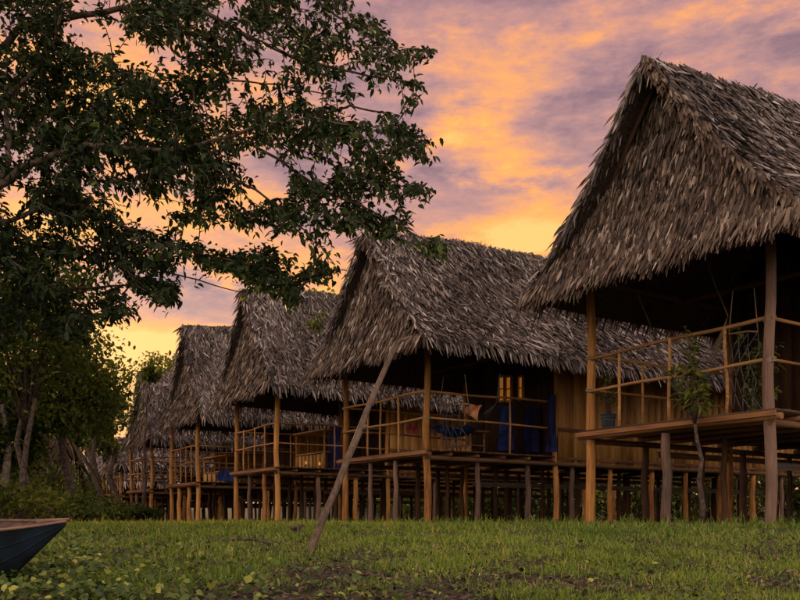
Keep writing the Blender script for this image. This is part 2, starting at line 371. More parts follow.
def hut(t, Wd, L, zd, ze, za, u0, u1, oh, label, um=None, dens=1.0, lsc=1.0, scab=3.0, balF=(.3, .55, .8), balS=(.5,), stn=3, full=True, seed=1, names='stilt hut', zl=None, gableopen=False, wallkind='plank', lowrail=.55):
    """local axes: x = ridge direction (s), y = along the row (u), z up from hut ground"""
    random.seed(seed); global rng; rng = np.random.default_rng(seed)
    c = corner(t); g = gz(c.x, c.y)
    root = empty('stilt_hut', (c.x, c.y, g), HROT, label, 'hut', 'thatched stilt huts in a row along the grass')
    off = ZC - g                       # eye-relative -> local
    zd += off; ze += off; za += off
    um = (u0+u1)/2 if um is None else um
    # stilts
    def st_mesh(r, h, mat): return MB().tube([(math.sin(k*1.7+r*90)*.012, math.cos(k*2.1+h)*.012, -.35+(h+.35)*k/6) for k in range(7)], [r*(1.12-.04*k) for k in range(7)], 9, .05).mesh('stilt', mat)
    h = zd-.14
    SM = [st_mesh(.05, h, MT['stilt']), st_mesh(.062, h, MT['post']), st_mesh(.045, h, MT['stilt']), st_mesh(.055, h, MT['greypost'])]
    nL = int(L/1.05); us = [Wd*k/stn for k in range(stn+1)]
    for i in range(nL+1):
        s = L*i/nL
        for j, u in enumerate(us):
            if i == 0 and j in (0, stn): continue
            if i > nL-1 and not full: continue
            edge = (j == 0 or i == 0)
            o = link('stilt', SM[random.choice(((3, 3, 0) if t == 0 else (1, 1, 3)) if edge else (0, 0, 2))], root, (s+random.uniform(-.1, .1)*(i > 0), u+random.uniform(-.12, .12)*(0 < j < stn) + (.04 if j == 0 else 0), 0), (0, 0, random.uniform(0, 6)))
            o.scale = (random.uniform(.8, 1.2),)*2 + (1,)
    # full height posts at the verandah corners and along the sides
    for (s, u) in ((0, 0), (0, Wd), (scab, -.0), (scab, Wd)) :
        zt = ze + .12 + (0 if s else 0)
        r = .06 if s == 0 else .05
        MB().tube([(s+math.sin(k*.9+u+t)*.016, u+math.cos(k*1.3+t)*.016, -.35+(zt+.35)*k/9) for k in range(10)], [r*(1.1-.022*k+random.uniform(-.05, .05)) for k in range(10)], 10, .08).build('post', MT['post'] if s == 0 and t > 1 else MT['greypost' if s == 0 and u == 0 else 'post'], root)
    # deck
    nb = 20; bw = scab/nb
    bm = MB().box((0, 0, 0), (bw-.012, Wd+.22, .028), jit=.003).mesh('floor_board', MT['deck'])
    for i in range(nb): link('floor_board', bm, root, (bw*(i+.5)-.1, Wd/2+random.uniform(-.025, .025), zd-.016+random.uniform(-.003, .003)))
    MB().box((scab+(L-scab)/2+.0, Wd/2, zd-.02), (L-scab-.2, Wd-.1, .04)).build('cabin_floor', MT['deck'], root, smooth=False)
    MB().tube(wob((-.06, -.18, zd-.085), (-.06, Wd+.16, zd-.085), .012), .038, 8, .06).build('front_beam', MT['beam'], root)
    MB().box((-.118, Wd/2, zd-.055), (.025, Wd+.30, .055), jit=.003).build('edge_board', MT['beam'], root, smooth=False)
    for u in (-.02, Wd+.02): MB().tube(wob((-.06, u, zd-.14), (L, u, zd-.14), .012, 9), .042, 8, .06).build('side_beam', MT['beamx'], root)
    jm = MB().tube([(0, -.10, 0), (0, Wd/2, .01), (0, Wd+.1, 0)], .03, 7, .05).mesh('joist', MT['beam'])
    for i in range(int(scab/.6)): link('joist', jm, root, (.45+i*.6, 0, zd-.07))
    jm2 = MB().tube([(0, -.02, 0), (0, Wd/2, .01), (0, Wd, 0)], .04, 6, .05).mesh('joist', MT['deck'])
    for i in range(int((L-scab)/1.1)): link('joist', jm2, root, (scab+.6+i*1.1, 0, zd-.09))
    # lower horizontal braces between stilts
    for i, (u, zz) in enumerate(((Wd*.33, .55), (Wd, .75))):
        MB().box((L*.55, u, zd*zz+.05), (L*.8, .03, .09), jit=.004).build('brace', MT['greybeam' if i == 0 else 'beamx'], root, smooth=False)
    # railings
    rl = empty('railing', (0, 0, 0)); rl.parent = root
    zt = zd+1.0; zm = zd+lowrail; k1 = random.uniform(-.03, .03)
    MB().tube(wob((-.03, -.06, zt), (-.03, Wd+.06, zt-.02+k1), .02, 7), [.026, .025, .024, .023, .022, .024, .023, .02], 8, .08).build('rail', MT['railu'], rl)
    MB().tube(wob((-.03, -.02, zm), (-.03, Wd+.02, zm-.03), .016, 7), .021, 8, .08).build('rail', MT['railu'], rl)
    for u in balF:
        z0 = zd-.03; b_ = random.uniform(-.02, .02)
        MB().tube([(-.03, Wd*u+math.sin(k*1.1)*b_, z0+(zt-z0)*k/5) for k in range(6)], .02, 7, .08).build('baluster', MT['rail'], rl)
    for side in (0, Wd):
        MB().tube(wob((.0, side, zt), (scab, side, zt+.03), .018, 7), .021, 7, .08).build('rail', MT['rail'], rl)
        MB().tube(wob((.0, side, zm), (scab, side, zm-.02), .014, 7), .018, 7, .08).build('rail', MT['rail'], rl)
        for s in balS: MB().tube([(scab*s, side, zd-.02), (scab*s+.01, side, zd+.5), (scab*s, side, zt)], .018, 7, .06).build('baluster', MT['rail'], rl)
    if t < 8:
        lm_ = MB()
        for zz in (0, .018, .036): lm_.tube([(.062*math.cos(a*.6283), .062*math.sin(a*.6283), zz+.01*math.sin(a*.6283)) for a in range(11)], .008, 5)
        lme = lm_.mesh('lashing', MT['rope'])
        for (s, u) in ((0, 0), (0, Wd)):
            for zz in (zt-.03, zm-.03, zd-.11): link('lashing', lme, root, (s, u, zz), (0, 0, random.uniform(0, 6)))
    # cabin walls
    wt = ze+.25
    w = empty('side_wall', (0, 0, 0)); w.parent = root
    pw = .21; n = int((L-scab)/pw)
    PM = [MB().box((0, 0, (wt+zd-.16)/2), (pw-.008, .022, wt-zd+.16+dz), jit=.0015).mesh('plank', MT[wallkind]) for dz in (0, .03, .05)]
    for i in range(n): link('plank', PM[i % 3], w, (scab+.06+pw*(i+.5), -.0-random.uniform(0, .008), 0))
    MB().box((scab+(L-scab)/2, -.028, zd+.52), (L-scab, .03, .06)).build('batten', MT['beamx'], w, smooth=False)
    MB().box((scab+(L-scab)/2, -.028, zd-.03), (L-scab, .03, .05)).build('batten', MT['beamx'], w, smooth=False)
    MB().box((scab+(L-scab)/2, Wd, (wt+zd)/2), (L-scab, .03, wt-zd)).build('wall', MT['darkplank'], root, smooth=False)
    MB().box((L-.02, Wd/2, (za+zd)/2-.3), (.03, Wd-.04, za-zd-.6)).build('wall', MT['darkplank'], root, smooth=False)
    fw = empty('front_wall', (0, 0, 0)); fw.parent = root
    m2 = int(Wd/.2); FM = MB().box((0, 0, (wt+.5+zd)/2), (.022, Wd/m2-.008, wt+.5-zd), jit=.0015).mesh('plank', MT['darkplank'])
    FMh = MB().box((0, 0, (zd+1.95+wt+.5)/2), (.022, Wd/m2-.008, wt+.5-zd-1.95)).mesh('plank', MT['darkplank']) if wt+.5-zd > 2.1 else None
    for i in range(m2):
        link('plank', FM, fw, (scab+.02, Wd/m2*(i+.5), 0))
    # roof --------------------------------------------------------
    sr0 = -oh; sr1 = L+.35
    def prof(side, q):           # q 0 ridge .. 1 eave
        ue = u0 if side == 0 else u1
        return um+(ue-um)*q, za-(za-ze)*(q+.08*math.sin(math.pi*q))
    ph = random.uniform(0, 6)
    def sag(s): return -.07*math.sin(math.pi*(s-sr0)/(sr1-sr0)) + .025*math.sin(s*1.3+ph) + .012*math.sin(s*4.1+ph*2)
    def rise(s): return .50*(1-np.exp(-(s-sr0)/3.0))
    rf = MB()
    for side in (0, 1):
        def top(a, b, side=side, dz=0.0):
            s = sr0+(sr1-sr0)*a; u, z = prof(side, b); return (s, u, z+sag(s)*(1-.6*b)+float(rise(s))*(1-b)+dz)
        rf.grid(lambda a, b: top(a, b), 24, 10)
        rf.grid(lambda a, b: top(a, b, dz=-.13), 24, 10)
        rf.grid(lambda a, b: top(0, a, dz=-.13*b), 10, 1); rf.grid(lambda a, b: top(1, a, dz=-.13*b), 10, 1); rf.grid(lambda a, b: top(a, 1, dz=-.13*b), 24, 1)
    gs0 = sr0+(.36 if t == 0 else .24); gs1 = sr0-.10      # gable panel: set back at the top, flared out at the foot
    def gab(a, b):                    # a across, b 0 top .. 1 bottom
        q = .03+.97*b; uA, z = prof(0, q); uB, _ = prof(1, q)
        return (gs0+(gs1-gs0)*(b**1.6), uA+(uB-uA)*(.03+.94*a), z-.05-.05*b)
    rf.grid(gab, 12, 14)
    roof = rf.build('roof', MT['thatchbase'], root)
    # rafters / poles under the roof
    for side in (0, 1):
        for s in [sr0+.22] + [scab*.5, scab-.2]:
            pts = [(s, prof(side, q)[0], prof(side, q)[1]-.16+sag(s)+float(rise(s))*(1-q)) for q in (0, .35, .7, 1)]
            MB().tube(pts, .028, 7).build('rafter', MT['darkplank'], roof)
        MB().tube(wob((sr0, Wd*side, ze+.16), (L, Wd*side, ze+.16), .012, 8), .045, 7).build('purlin', MT['stilt'], roof)
    MB().tube(wob((0, -.3, ze+.08), (0, Wd+.3, ze+.08), .015), .045, 7).build('tie_beam', MT['stilt'], roof)
    MB().tube(wob((scab*.62, -.3, ze+.12), (scab*.62, Wd+.3, ze+.12), .015), .04, 7).build('tie_beam', MT['stilt'], roof)
    # thatch leaves
    parts = []; gparts = []
    def frame(side, s, q):
        e = 1e-3
        p = np.array([s, 0*s, 0*s]).T
    def slope_leaves(side, n, s, q, lo=.17, hi=.32, wlo=.020, whi=.042, yaw=46, lift=.11, hang=0.0, out=parts, rshift=0.0):
        ue = u0 if side == 0 else u1; sg = -1 if side == 0 else 1
        u = um+(ue-um)*q; z = za-(za-ze)*(q+.08*np.sin(np.pi*q))
        sagv = (-.07*np.sin(np.pi*(s-sr0)/(sr1-sr0)) + .025*np.sin(s*1.3+ph)+.012*np.sin(s*4.1+ph*2))*(1-.6*q)
        z = z+sagv+rise(s)*(1-q)
        du = np.full(n, (ue-um)); dz = -(za-ze)*(1+.08*np.pi*np.cos(np.pi*q))
        D = unit(np.stack([np.zeros(n), du, dz], 1)); X = np.zeros((n, 3)); X[:, 0] = 1
        N = unit(np.cross(X, D)); N *= np.sign(N[:, 2:3]+1e-9)
        N = np.where((N[:, 2:3] < 0), -N, N)
        y = np.radians(rng.normal(0, yaw*.55, n))[:, None]
        DD = unit(D*np.cos(y)+X*np.sin(y) + N*(rng.random(n)[:, None]*lift*2-.02) )
        Pp = np.stack([s, u, z], 1) + N*(rng.random(n)[:, None]*.05+.012)
        Ll = rng.uniform(lo, hi, n)*lsc; Ww = rng.uniform(wlo, whi, n)*lsc
        NN = unit(N + rng.normal(0, .35, (n, 3)))
        # patches of older darker thatch
        r = np.clip(rng.normal(.5, .27, n)+rshift + .10*np.sin(s*1.9+q*5+ph), 0, 1)
        out.append(strips(Pp, DD, NN, Ll, Ww, np.full(n, hang)+rng.random(n)*.12, r))
    sl = math.hypot(u0-um, za-ze); area = (sr1-sr0)*sl
    nn = int(area*700*dens)
    slope_leaves(0, nn, rng.uniform(sr0-.03, sr1, nn), rng.random(nn)**.95*.99)
    # courses: a little denser rows so that layers read
    rows = int(sl/.16)
    for k in range(1, rows):
        m = int((sr1-sr0)*26*dens); slope_leaves(0, m, rng.uniform(sr0, sr1, m), np.clip(k/rows+rng.normal(0, .006, m), 0, .985), lift=.22, rshift=.08, lo=.2, hi=.32)
    nb2 = int(nn*.16); slope_leaves(1, nb2, rng.uniform(sr0-.03, sr1, nb2), rng.random(nb2)*.99)
    # eave fringes (both sides), ridge capping
    for side in (0, 1):
        m = int((sr1-sr0)*(110 if side == 0 else 70)*dens)
        slope_leaves(side, m, rng.uniform(sr0-.05, sr1, m), rng.uniform(.93, 1.0, m), lo=.18, hi=.33, hang=.5, yaw=36, lift=.03, rshift=.10)
        m = int((sr1-sr0)*60*dens)
        slope_leaves(side, m, rng.uniform(sr0-.05, sr1, m), rng.uniform(0, .03, m), yaw=60, lift=.05, rshift=-.03, lo=.2, hi=.36)
    m = int((sr1-sr0)*7*dens)     # odd strands sticking up along the ridge
    s = rng.uniform(sr0, sr1, m)
    parts.append(strips(np.stack([s, np.full(m, um), np.array([za+sag(a)+float(rise(a)) for a in s])], 1), np.stack([rng.normal(-.5, .9, m), rng.normal(0, .9, m), rng.uniform(.05, .6, m)], 1), unit(rng.normal(0, 1, (m, 3))), rng.uniform(.07, .2, m), rng.uniform(.008, .02, m)*lsc, np.full(m, .1)))
    # verge: leaves hanging off the front edge of the slopes
    for side, kk in ((0, 175), (1, 120)):
        m = int(sl*kk*dens*1.15); q = rng.random(m)*.98; ue = u0 if side == 0 else u1
        u = um+(ue-um)*q; z = za-(za-ze)*(q+.08*np.sin(np.pi*q))+.01
        s = sr0+rng.uniform(-.05, .12, m)
        D = np.stack([rng.uniform(-.75, .1, m), (ue-um)*rng.uniform(.0, .45, m), -rng.uniform(.6, 1.1, m)], 1)
        (gparts if side == 0 else parts).append(strips(np.stack([s, u, z+rng.uniform(0, .05, m)], 1), D, unit(np.stack([-np.ones(m), rng.normal(0, .4, m), rng.normal(.2, .3, m)], 1)), rng.uniform(.16, .33, m)*lsc, rng.uniform(.028, .05, m)*lsc, np.full(m, .1), np.clip(rng.normal(.62, .2, m), 0, 1)))
    # gable leaves
    gh = za-ze; gw = u1-u0
    m = int(gh*gw*.5*1300*dens)
    b = np.sqrt(rng.random(m)); a = rng.random(m); nrow = int(gh/.17)
    b = np.where(rng.random(m) < .75, (np.floor(b*nrow)+.5)/nrow + rng.normal(0, .010, m), b); b = np.clip(b, 0.02, 1)
    q = .03+.97*b; zz = za-(za-ze)*(q+.08*np.sin(np.pi*q))-.05-.05*b
    uA = um+(u0-um)*q; uB = um+(u1-um)*q; u = uA+(uB-uA)*(.02+.96*a); s = gs0+(gs1-gs0)*b**1.6-.012-rng.random(m)*.035
    tilt = .25+.25*b
    D = np.stack([-tilt*rng.uniform(.3, 1.2, m), rng.normal(0, .22, m)+.25*(q*0), -np.ones(m)], 1)
    gparts.append(strips(np.stack([s, u, zz+.06], 1), D, unit(np.stack([-np.ones(m), rng.normal(0, .4, m), rng.normal(.15, .3, m)], 1)), rng.uniform(.12, .235, m)*lsc, rng.uniform(.020, .044, m)*lsc, np.full(m, .05), np.clip(rng.normal(.5, .27, m)+.10*np.sin(u*3+ph)*np.cos(zz*2.2), 0, 1)))
    # gable foot fringe
    for z_, l0, l1, mm in ((.05, .16, .30, 115), (-.02, .15, .26, 80)):
        m = int(gw*mm*dens); a = rng.uniform(-.02, 1.02, m)
        D = np.stack([-rng.uniform(.25, .85, m), rng.normal(0, .25, m), -np.ones(m)*.9], 1)
        gparts.append(strips(np.stack([gs1-rng.random(m)*.04, u0+gw*a, np.full(m, ze+z_-.06)+rng.normal(0, .012, m)+.03*np.sin(a*17+ph)], 1), D, unit(np.stack([-np.ones(m), rng.normal(0, .5, m), rng.normal(.3, .3, m)], 1)), rng.uniform(l0, l1, m)*lsc, rng.uniform(.022, .044, m)*lsc, np.full(m, .15), np.clip(rng.normal(.6, .22, m), 0, 1)))
    fromparts('thatch', MT['thatch'], parts, roof, 'stuff'); fromparts('gable_thatch', MT['gthatch'], gparts, roof, 'stuff')
    return dict(root=root, roof=roof, g=g, off=off, zd=zd, ze=ze, za=za, um=um, u0=u0, u1=u1, gs0=gs0, gs1=gs1, sr0=sr0, W=Wd, scab=scab, sl=sl, c=c)

H1 = hut(0, 2.64, 9.0, 1.20, 3.06, 5.36, -.78, 3.14, .62, 'largest nearest thatched stilt hut at the right edge, hammock and plants on its verandah', dens=1.25, balF=(.20, .50, .80), balS=(.34, .7), stn=2, seed=11, lsc=.95)
H2 = hut(6.45, 2.78, 11.5, 1.21, 2.93, 5.10, -.80, 2.95, .62, 'second stilt hut from the right, blue cloths on its verandah and honey coloured plank wall', dens=1.0, balF=(.30, .52, .68), balS=(.62,), seed=22, lsc=1.0)
H3 = hut(12.38, 2.35, 11.0, 1.22, 3.02, 5.44, -.64, 2.6, .42, 'middle thatched stilt hut with a wooden sideboard and small glowing orange glints on its verandah', dens=1.0, lsc=.98, balF=(.25, .5, .78), seed=33)
H4 = hut(17.46, 2.2, 10.0, 1.07, 2.86, 5.48, -1.0, 1.95, .25, 'fourth stilt hut from the right, tall narrow gable and blue cloth on its verandah', dens=1.0, lsc=1.0, balF=(.2, .4, .6, .8), seed=44, full=False)
H5 = hut(21.6, 2.2, 9.0, 1.0, 2.6, 4.75, -.75, 1.95, .2, 'fifth thatched stilt hut, low and half hidden behind a small tree', dens=.8, lsc=1.1, balF=(.2, .4, .6, .8), seed=55, full=False)
H6 = hut(25.0, 2.4, 6.0, .95, 1.95, 2.9, -.3, 2.5, .1, 'sixth stilt hut with a dark rail fence like verandah, mostly hidden in shade', dens=.5, lsc=1.25, balF=(.15, .3, .45, .6, .75, .9), seed=66, full=False, wallkind='darkplank')
H7 = hut(31.0, 2.0, 4.0, .80, 1.75, 2.65, -.5, 2.4, .3, 'farthest and smallest thatched stilt hut at the foot of the trees', dens=.28, lsc=2.0, balF=(.2, .4, .6, .8), seed=77, full=False, wallkind='darkplank', scab=1.5)

# ------------------------------------------------------------------ hut 1: the leaves of the gable foot and verge that can be picked apart
def single_thatch(H, n_foot=160, n_verge=140):
    random.seed(5)
    for i in range(n_foot+n_verge):
        me = THVAR[i % 8]
        if i < n_foot:
            a = random.random(); p = Vector((H['gs1']-random.uniform(.02, .07), H['u0']+(H['u1']-H['u0'])*a, H['ze']-.04+random.uniform(-.03, .05)))
            d = Vector((-random.uniform(.3, .8), random.gauss(0, .25), -1)); nrm = Vector((-1, random.gauss(0, .4), .4))
        else:
            q = random.random(); p = Vector((H['sr0']-random.uniform(-.02, .06), H['um']+(H['u0']-H['um'])*q, H['za']-(H['za']-H['ze'])*(q+.08*math.sin(math.pi*q))+random.uniform(.01, .06)))
            d = Vector((-random.uniform(.05, .6), -random.uniform(.2, .9), -1)); nrm = Vector((-1, random.gauss(-.2, .4), .5))
        d.normalize(); y = nrm.cross(d).normalized(); n = d.cross(y)
        o = link('thatch_leaf', me, H['roof'])
        sc = random.uniform(.8, 1.15)
        o.matrix_local = Matrix.Translation(p) @ Matrix((d, y, n)).transposed().to_4x4() @ Matrix.Scale(sc, 4)
single_thatch(H1)

# ------------------------------------------------------------------ things on the verandahs
def hit(H, px, py, s=None, u=None):
    X = (px-400)/F; c = H['c']
    if s is not None:    # k*(X,1) - UV*u = c + VV*s
        b = Vector((c.x+VV.x*s, c.y+VV.y*s)); a = UV
    else:
        b = Vector((c.x+UV.x*u, c.y+UV.y*u)); a = VV
    k = (b.x*a.y-b.y*a.x)/(X*a.y-a.x)
    return P3(px, py, k)
def deckz(H): return H['g']+H['zd']
def cloth(name, mat, corners, nu, nv, fold, label, cat='cloth', group=None, parent=None, thick=.008):
    """corners: TL, TR, BL, BR world points; hangs with folds"""
    TL, TR, BL, BR = map(Vector, corners); w = (TR-TL).length; nrm = (TR-TL).cross(BL-TL).normalized(); ph = random.uniform(0, 6)
    base = (TL+TR)/2
    def f(a, b):
        p = TL.lerp(TR, a).lerp(BL.lerp(BR, a), b)
        return p - base + nrm*(math.sin(a*w*34+ph+math.sin(b*3)*.8)*fold*(.3+b) + math.sin(a*9+b*4+ph)*fold*.7)
    m = MB(); m.grid(f, nu, nv)
    m.grid(lambda a, b: f(a, b)+nrm*thick, nu, nv)
    o = m.build(name, mat); o.location = base
    return tag(o, label, cat, group)
def hammock(H, top1, k1, k2, top2, low, s, mat, rmat, label, width=.75):
    T1, K1, K2, T2, LW = [hit(H, *p, s=s) for p in (top1, k1, k2, top2, low)]
    root = empty('hammock', K1, 0, label, 'hammock')
    def add(name, mb, m): o = mb.build(name, m, root); return o
    o_ = K1
    mid = (K1+K2)/2; sagz = mid.z-LW.z
    def body(a, b):
        c = K1.lerp(K2, .24+.52*a); prof = math.sin(math.pi*(.24+.52*a))**.9; w = width*(.25+.75*math.sin(math.pi*(.1+.8*a)))
        bb = (b-.5)*2
        z = c.z - sagz*prof + .16*bb*bb*w + random.uniform(-.004, .004)
        return Vector((c.x+VV.x*bb*w*.42, c.y+VV.y*bb*w*.42, z)) - o_
    m = MB(); m.grid(body, 18, 10); add('cloth', m, mat)
    for K, T, e in ((K1, T1, 0), (K2, T2, 1)):
        add('rope', MB().tube([T-o_, (T+K)/2-o_+Vector((0, 0, -.02)), K-o_], .009, 6), rmat)
        m = MB()
        for j in range(7): m.tube([K-o_, body(e, j/6)], .0035, 4)
        add('end_strings', m, rmat)
    return root
hammock(H1, (632, 278), (650, 324), (728, 316), (706, 260), (694, 396), 1.0, MT['hammock'], MT['rope'], 'grey green cloth hammock slung across the nearest hut\'s verandah', .42)
hammock(H2, (414, 372), (416, 404), (496, 404), (500, 374), (452, 437), 1.1, MT['blue'], MT['bluerope'], 'dark blue cloth hammock sagging on the second hut\'s verandah', .8)
def net(H, px0, px1, py0, py1, s, mat, label, nx=5, ny=6, hexa=True):
    A = hit(H, px0, py0, s=s); B = hit(H, px1, py0, s=s); D_ = hit(H, px0, py1, s=s)
    root = empty('rope_net', A, 0, label, 'net'); m = MB(); w = (B-A); h = D_.z-A.z
    def pt(i, j):
        a = (i+(.5 if j % 2 else 0))/nx; b = j/ny
        bul = math.sin(math.pi*min(a, 1))*math.sin(math.pi*b)
        return w*a*(1-.12*math.sin(b*3)) + Vector((0, 0, h*b - .03*math.sin(a*7+b*5))) - VV*(.12*bul)
    for j in range(ny):
        for i in range(nx):
            if j % 2 == 0:
                m.tube([pt(i, j), pt(i, j+1)], .0042, 4)
                if i: m.tube([pt(i, j), pt(i-1, j+1)], .0042, 4)
            else:
                m.tube([pt(i, j), pt(i+1, j+1)], .0042, 4) if i < nx-1 else None
                m.tube([pt(i, j), pt(i, j+1)], .0042, 4)
            if hexa and (i+j) % 2: m.tube([pt(i, j), pt(min(i+1, nx-1), j)], .0042, 4)
    m.build('mesh_cords', mat, root)
    m = MB().tube([pt(0, 0), pt(nx//2, 0)+Vector((0, 0, .02)), pt(nx-1, 0)], .011, 6); m.build('top_bar', MT['rope'], root)
    for i in (0, nx-1): MB().tube([pt(i, 0), Vector(pt(i, 0))+Vector((0, 0, .5)) + w*.1*(1 if i == 0 else -1)], .006, 5).build('rope', MT['rope'], root)
net(H1, 729, 768, 334, 410, .30, MT['greyrope'], 'grey knotted rope net hanging by the nearest hut\'s corner post', 4, 5, False)
net(H2, 440, 476, 405, 448, .5, MT['bluerope'], 'blue grey rope net chair in front of the blue hammock', 5, 4)
def bucket():
    p = hit(H1, 608.5, 425, s=.42); p.z = deckz(H1)
    r = empty('bucket', p, 0, 'dark plastic bucket of stems by the nearest hut\'s left post', 'bucket')
    m = MB().tube([(0, 0, .002), (0, 0, .02), (0, 0, .16), (0, 0, .25)], [.078, .082, .093, .10], 20, cap=False); m.grid(lambda a, b: (.078*b*math.cos(a*6.283), .078*b*math.sin(a*6.283), .004), 20, 1)
    m.grid(lambda a, b: (.09*b*math.cos(a*6.283), .09*b*math.sin(a*6.283), .22), 20, 1)
    m.build('body', MT['bucket'], r)
    m = MB(); 
    for z, rr in ((.25, .102), (.205, .099)): m.tube([(rr*math.cos(k*.3142), rr*math.sin(k*.3142), z) for k in range(21)], .007, 6)
    m.build('rim', MT['bucket'], r)
    m = MB().tube([(.1*math.cos(k*.5236), -.03-.09*math.sin(k*.5236), .22-.06*math.sin(k*.5236)) for k in range(7)], .004, 5); m.build('handle', MT['greyrope'], r)
    m = MB()
    tips = []
    for k in range(9):
        a = random.uniform(0, 6.28); e = Vector((math.cos(a)*random.uniform(.05, .14), math.sin(a)*random.uniform(.05, .14), random.uniform(.45, .85)))
        m.tube([(math.cos(a)*.03, math.sin(a)*.03, .2), (e.x*.4, e.y*.4, .4), e], [.006, .005, .003], 5); tips.append(e)
    m.build('stem', MT['bark'], r)
    P = np.array([np.array(t)+rng.normal(0, .05, 3)+np.array([0, 0, -.05]) for t in tips for _ in range(12)]); n = len(P)
    V = leaves(P, rng.normal(0, 1, (n, 3))+np.array([0, 0, .2]), rng.normal(0, .5, (n, 3))+np.array([0, 0, 1]), rng.uniform(.05, .09, n), rng.uniform(.025, .04, n))
    fromparts('foliage', MT['darkleaf'], [V], r)
bucket()
def leafy_plant(name, base, tips, mat, lsize, lab, cat='plant', nl=14, stemr=.012, bmat='bark', wide=.42, group=None, spreadz=.3, trunk=None):
    """woody base -> curved stems to tips, leaves along the outer half; base/tips world points"""
    base = Vector(base); r = empty(name, base, 0, lab, cat, group); st = MB(); P = []; D = []
    start = base
    if trunk:
        pts = [Vector(p)-base for p in trunk]; MB().tube(pts, [stemr*(1.3-.5*k/(len(pts)-1)) for k in range(len(pts))], 8, .08).build('trunk', MT[bmat], r); start = Vector(trunk[-1])
    for t in tips:
        t = Vector(t); a = start-base; b = t-base; L = (b-a).length
        mid = a.lerp(b, .5)+Vector((random.gauss(0, .06)*L, random.gauss(0, .06)*L, .12*L))
        pts = [a*(1-k)**2+mid*2*k*(1-k)+b*k*k for k in (0, .25, .5, .75, 1)]
        st.tube(pts, [stemr*.6*(1-.75*k/4) for k in range(5)], 5)
        for i in range(nl):
            k = random.uniform(.35, 1.03); p = a*(1-k)**2+mid*2*k*(1-k)+b*k*k; d = (b-mid).normalized()
            sd_ = Vector((random.gauss(0, 1), random.gauss(0, 1), random.gauss(0, .6)))
            P.append(p); D.append(d*.6+sd_*.8+Vector((0, 0, -spreadz)))
    st.build('stem', MT[bmat], r)
    P = np.array(P); D = np.array(D); n = len(P)
    V = leaves(P, D, rng.normal(0, .5, (n, 3))+np.array([0, -.3, 1]), rng.uniform(.7, 1.25, n)*lsize, rng.uniform(.7, 1.2, n)*lsize*wide, droop=.3)
    fromparts('foliage', mat, [V], r)
    return r
# sapling in front of the nearest hut
b = hit(H1, 701, 524, s=-.30); b.z = gz(b.x, b.y)-.03
tr = [b] + [hit(H1, x, y, s=-.30+.0*k) for k, (x, y) in enumerate(((703, 505), (699, 480), (702, 460), (697, 440), (695, 424)))]
tips = [hit(H1, x, y, s=random.uniform(-.6, -.05)) for x, y in ((668, 372), (678, 352), (686, 330), (692, 340), (676, 392), (705, 385), (710, 400), (697, 360), (688, 385), (684, 365), (702, 372))]
leafy_plant('sapling', b, tips, MT['paleleaf'], .115, 'thin sapling with yellow green leaves growing up past the nearest hut\'s railing', 'sapling', 26, .024, 'bark', .38, trunk=tr)
b = hit(H1, 752, 408, s=.55); b.z = deckz(H1)
tips = [hit(H1, x, y, s=random.uniform(.3, .8)) for x, y in ((738, 322), (744, 335), (752, 345), (760, 340), (748, 360), (757, 372), (764, 385), (780, 345), (782, 360), (745, 385), (750, 400), (776, 390), (757, 355))]
leafy_plant('climbing_plant', b, tips, MT['paleleaf'], .09, 'small leaved climbing plant behind the nearest hut\'s corner post', 'plant', 22, .012)
# second hut
zd2 = deckz(H2)
def hang(H, name, mat, x0, x1, ty, by, s, lab, fold=.03, **k):
    return cloth(name, mat, (hit(H, x0, ty, s=s), hit(H, x1, ty, s=s), hit(H, x0-1, by, s=s), hit(H, x1+1, by, s=s)), 26, 12, fold, lab, **k)
hang(H2, 'curtain', MT['blue'], 498, 514, 406, 450, 2.3, 'pale edged blue cloth hanging from the second hut\'s rail')
hang(H2, 'curtain', MT['blue2'], 547, 555, 395, 452, 2.75, 'deep blue curtain hanging beside the honey plank wall')
hang(H2, 'curtain', MT['blue2'], 524, 537, 408, 452, 2.85, 'dark blue curtain hanging inside the second hut\'s verandah between two others')
cloth('orange_towel', MT['orange'], (hit(H2, 461, 407, s=.95), hit(H2, 481, 404, s=.95), hit(H2, 467, 414, s=.85), hit(H2, 475, 419, s=.85)), 22, 12, .05, 'crumpled orange cloth lying over the blue hammock')
hang(H2, 'red_cloth', MT['red'], 408, 416, 424, 434, 1.3, 'small red cloth hanging near the second hut\'s corner post')
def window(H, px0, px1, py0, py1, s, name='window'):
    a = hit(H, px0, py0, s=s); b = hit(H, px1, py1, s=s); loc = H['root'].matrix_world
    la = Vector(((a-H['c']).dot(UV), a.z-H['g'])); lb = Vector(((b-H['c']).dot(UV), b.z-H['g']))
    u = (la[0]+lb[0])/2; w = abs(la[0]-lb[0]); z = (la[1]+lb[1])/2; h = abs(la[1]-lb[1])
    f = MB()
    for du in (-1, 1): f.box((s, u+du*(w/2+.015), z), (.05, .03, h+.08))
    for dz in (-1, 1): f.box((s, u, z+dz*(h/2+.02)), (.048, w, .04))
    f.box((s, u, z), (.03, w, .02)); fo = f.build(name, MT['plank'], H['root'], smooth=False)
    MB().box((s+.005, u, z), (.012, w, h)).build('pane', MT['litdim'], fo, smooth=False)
window(H2, 500, 504, 378, 400, 2.97); window(H2, 507, 511, 378, 400, 2.97); window(H2, 519.5, 522.5, 378, 398, 2.97)
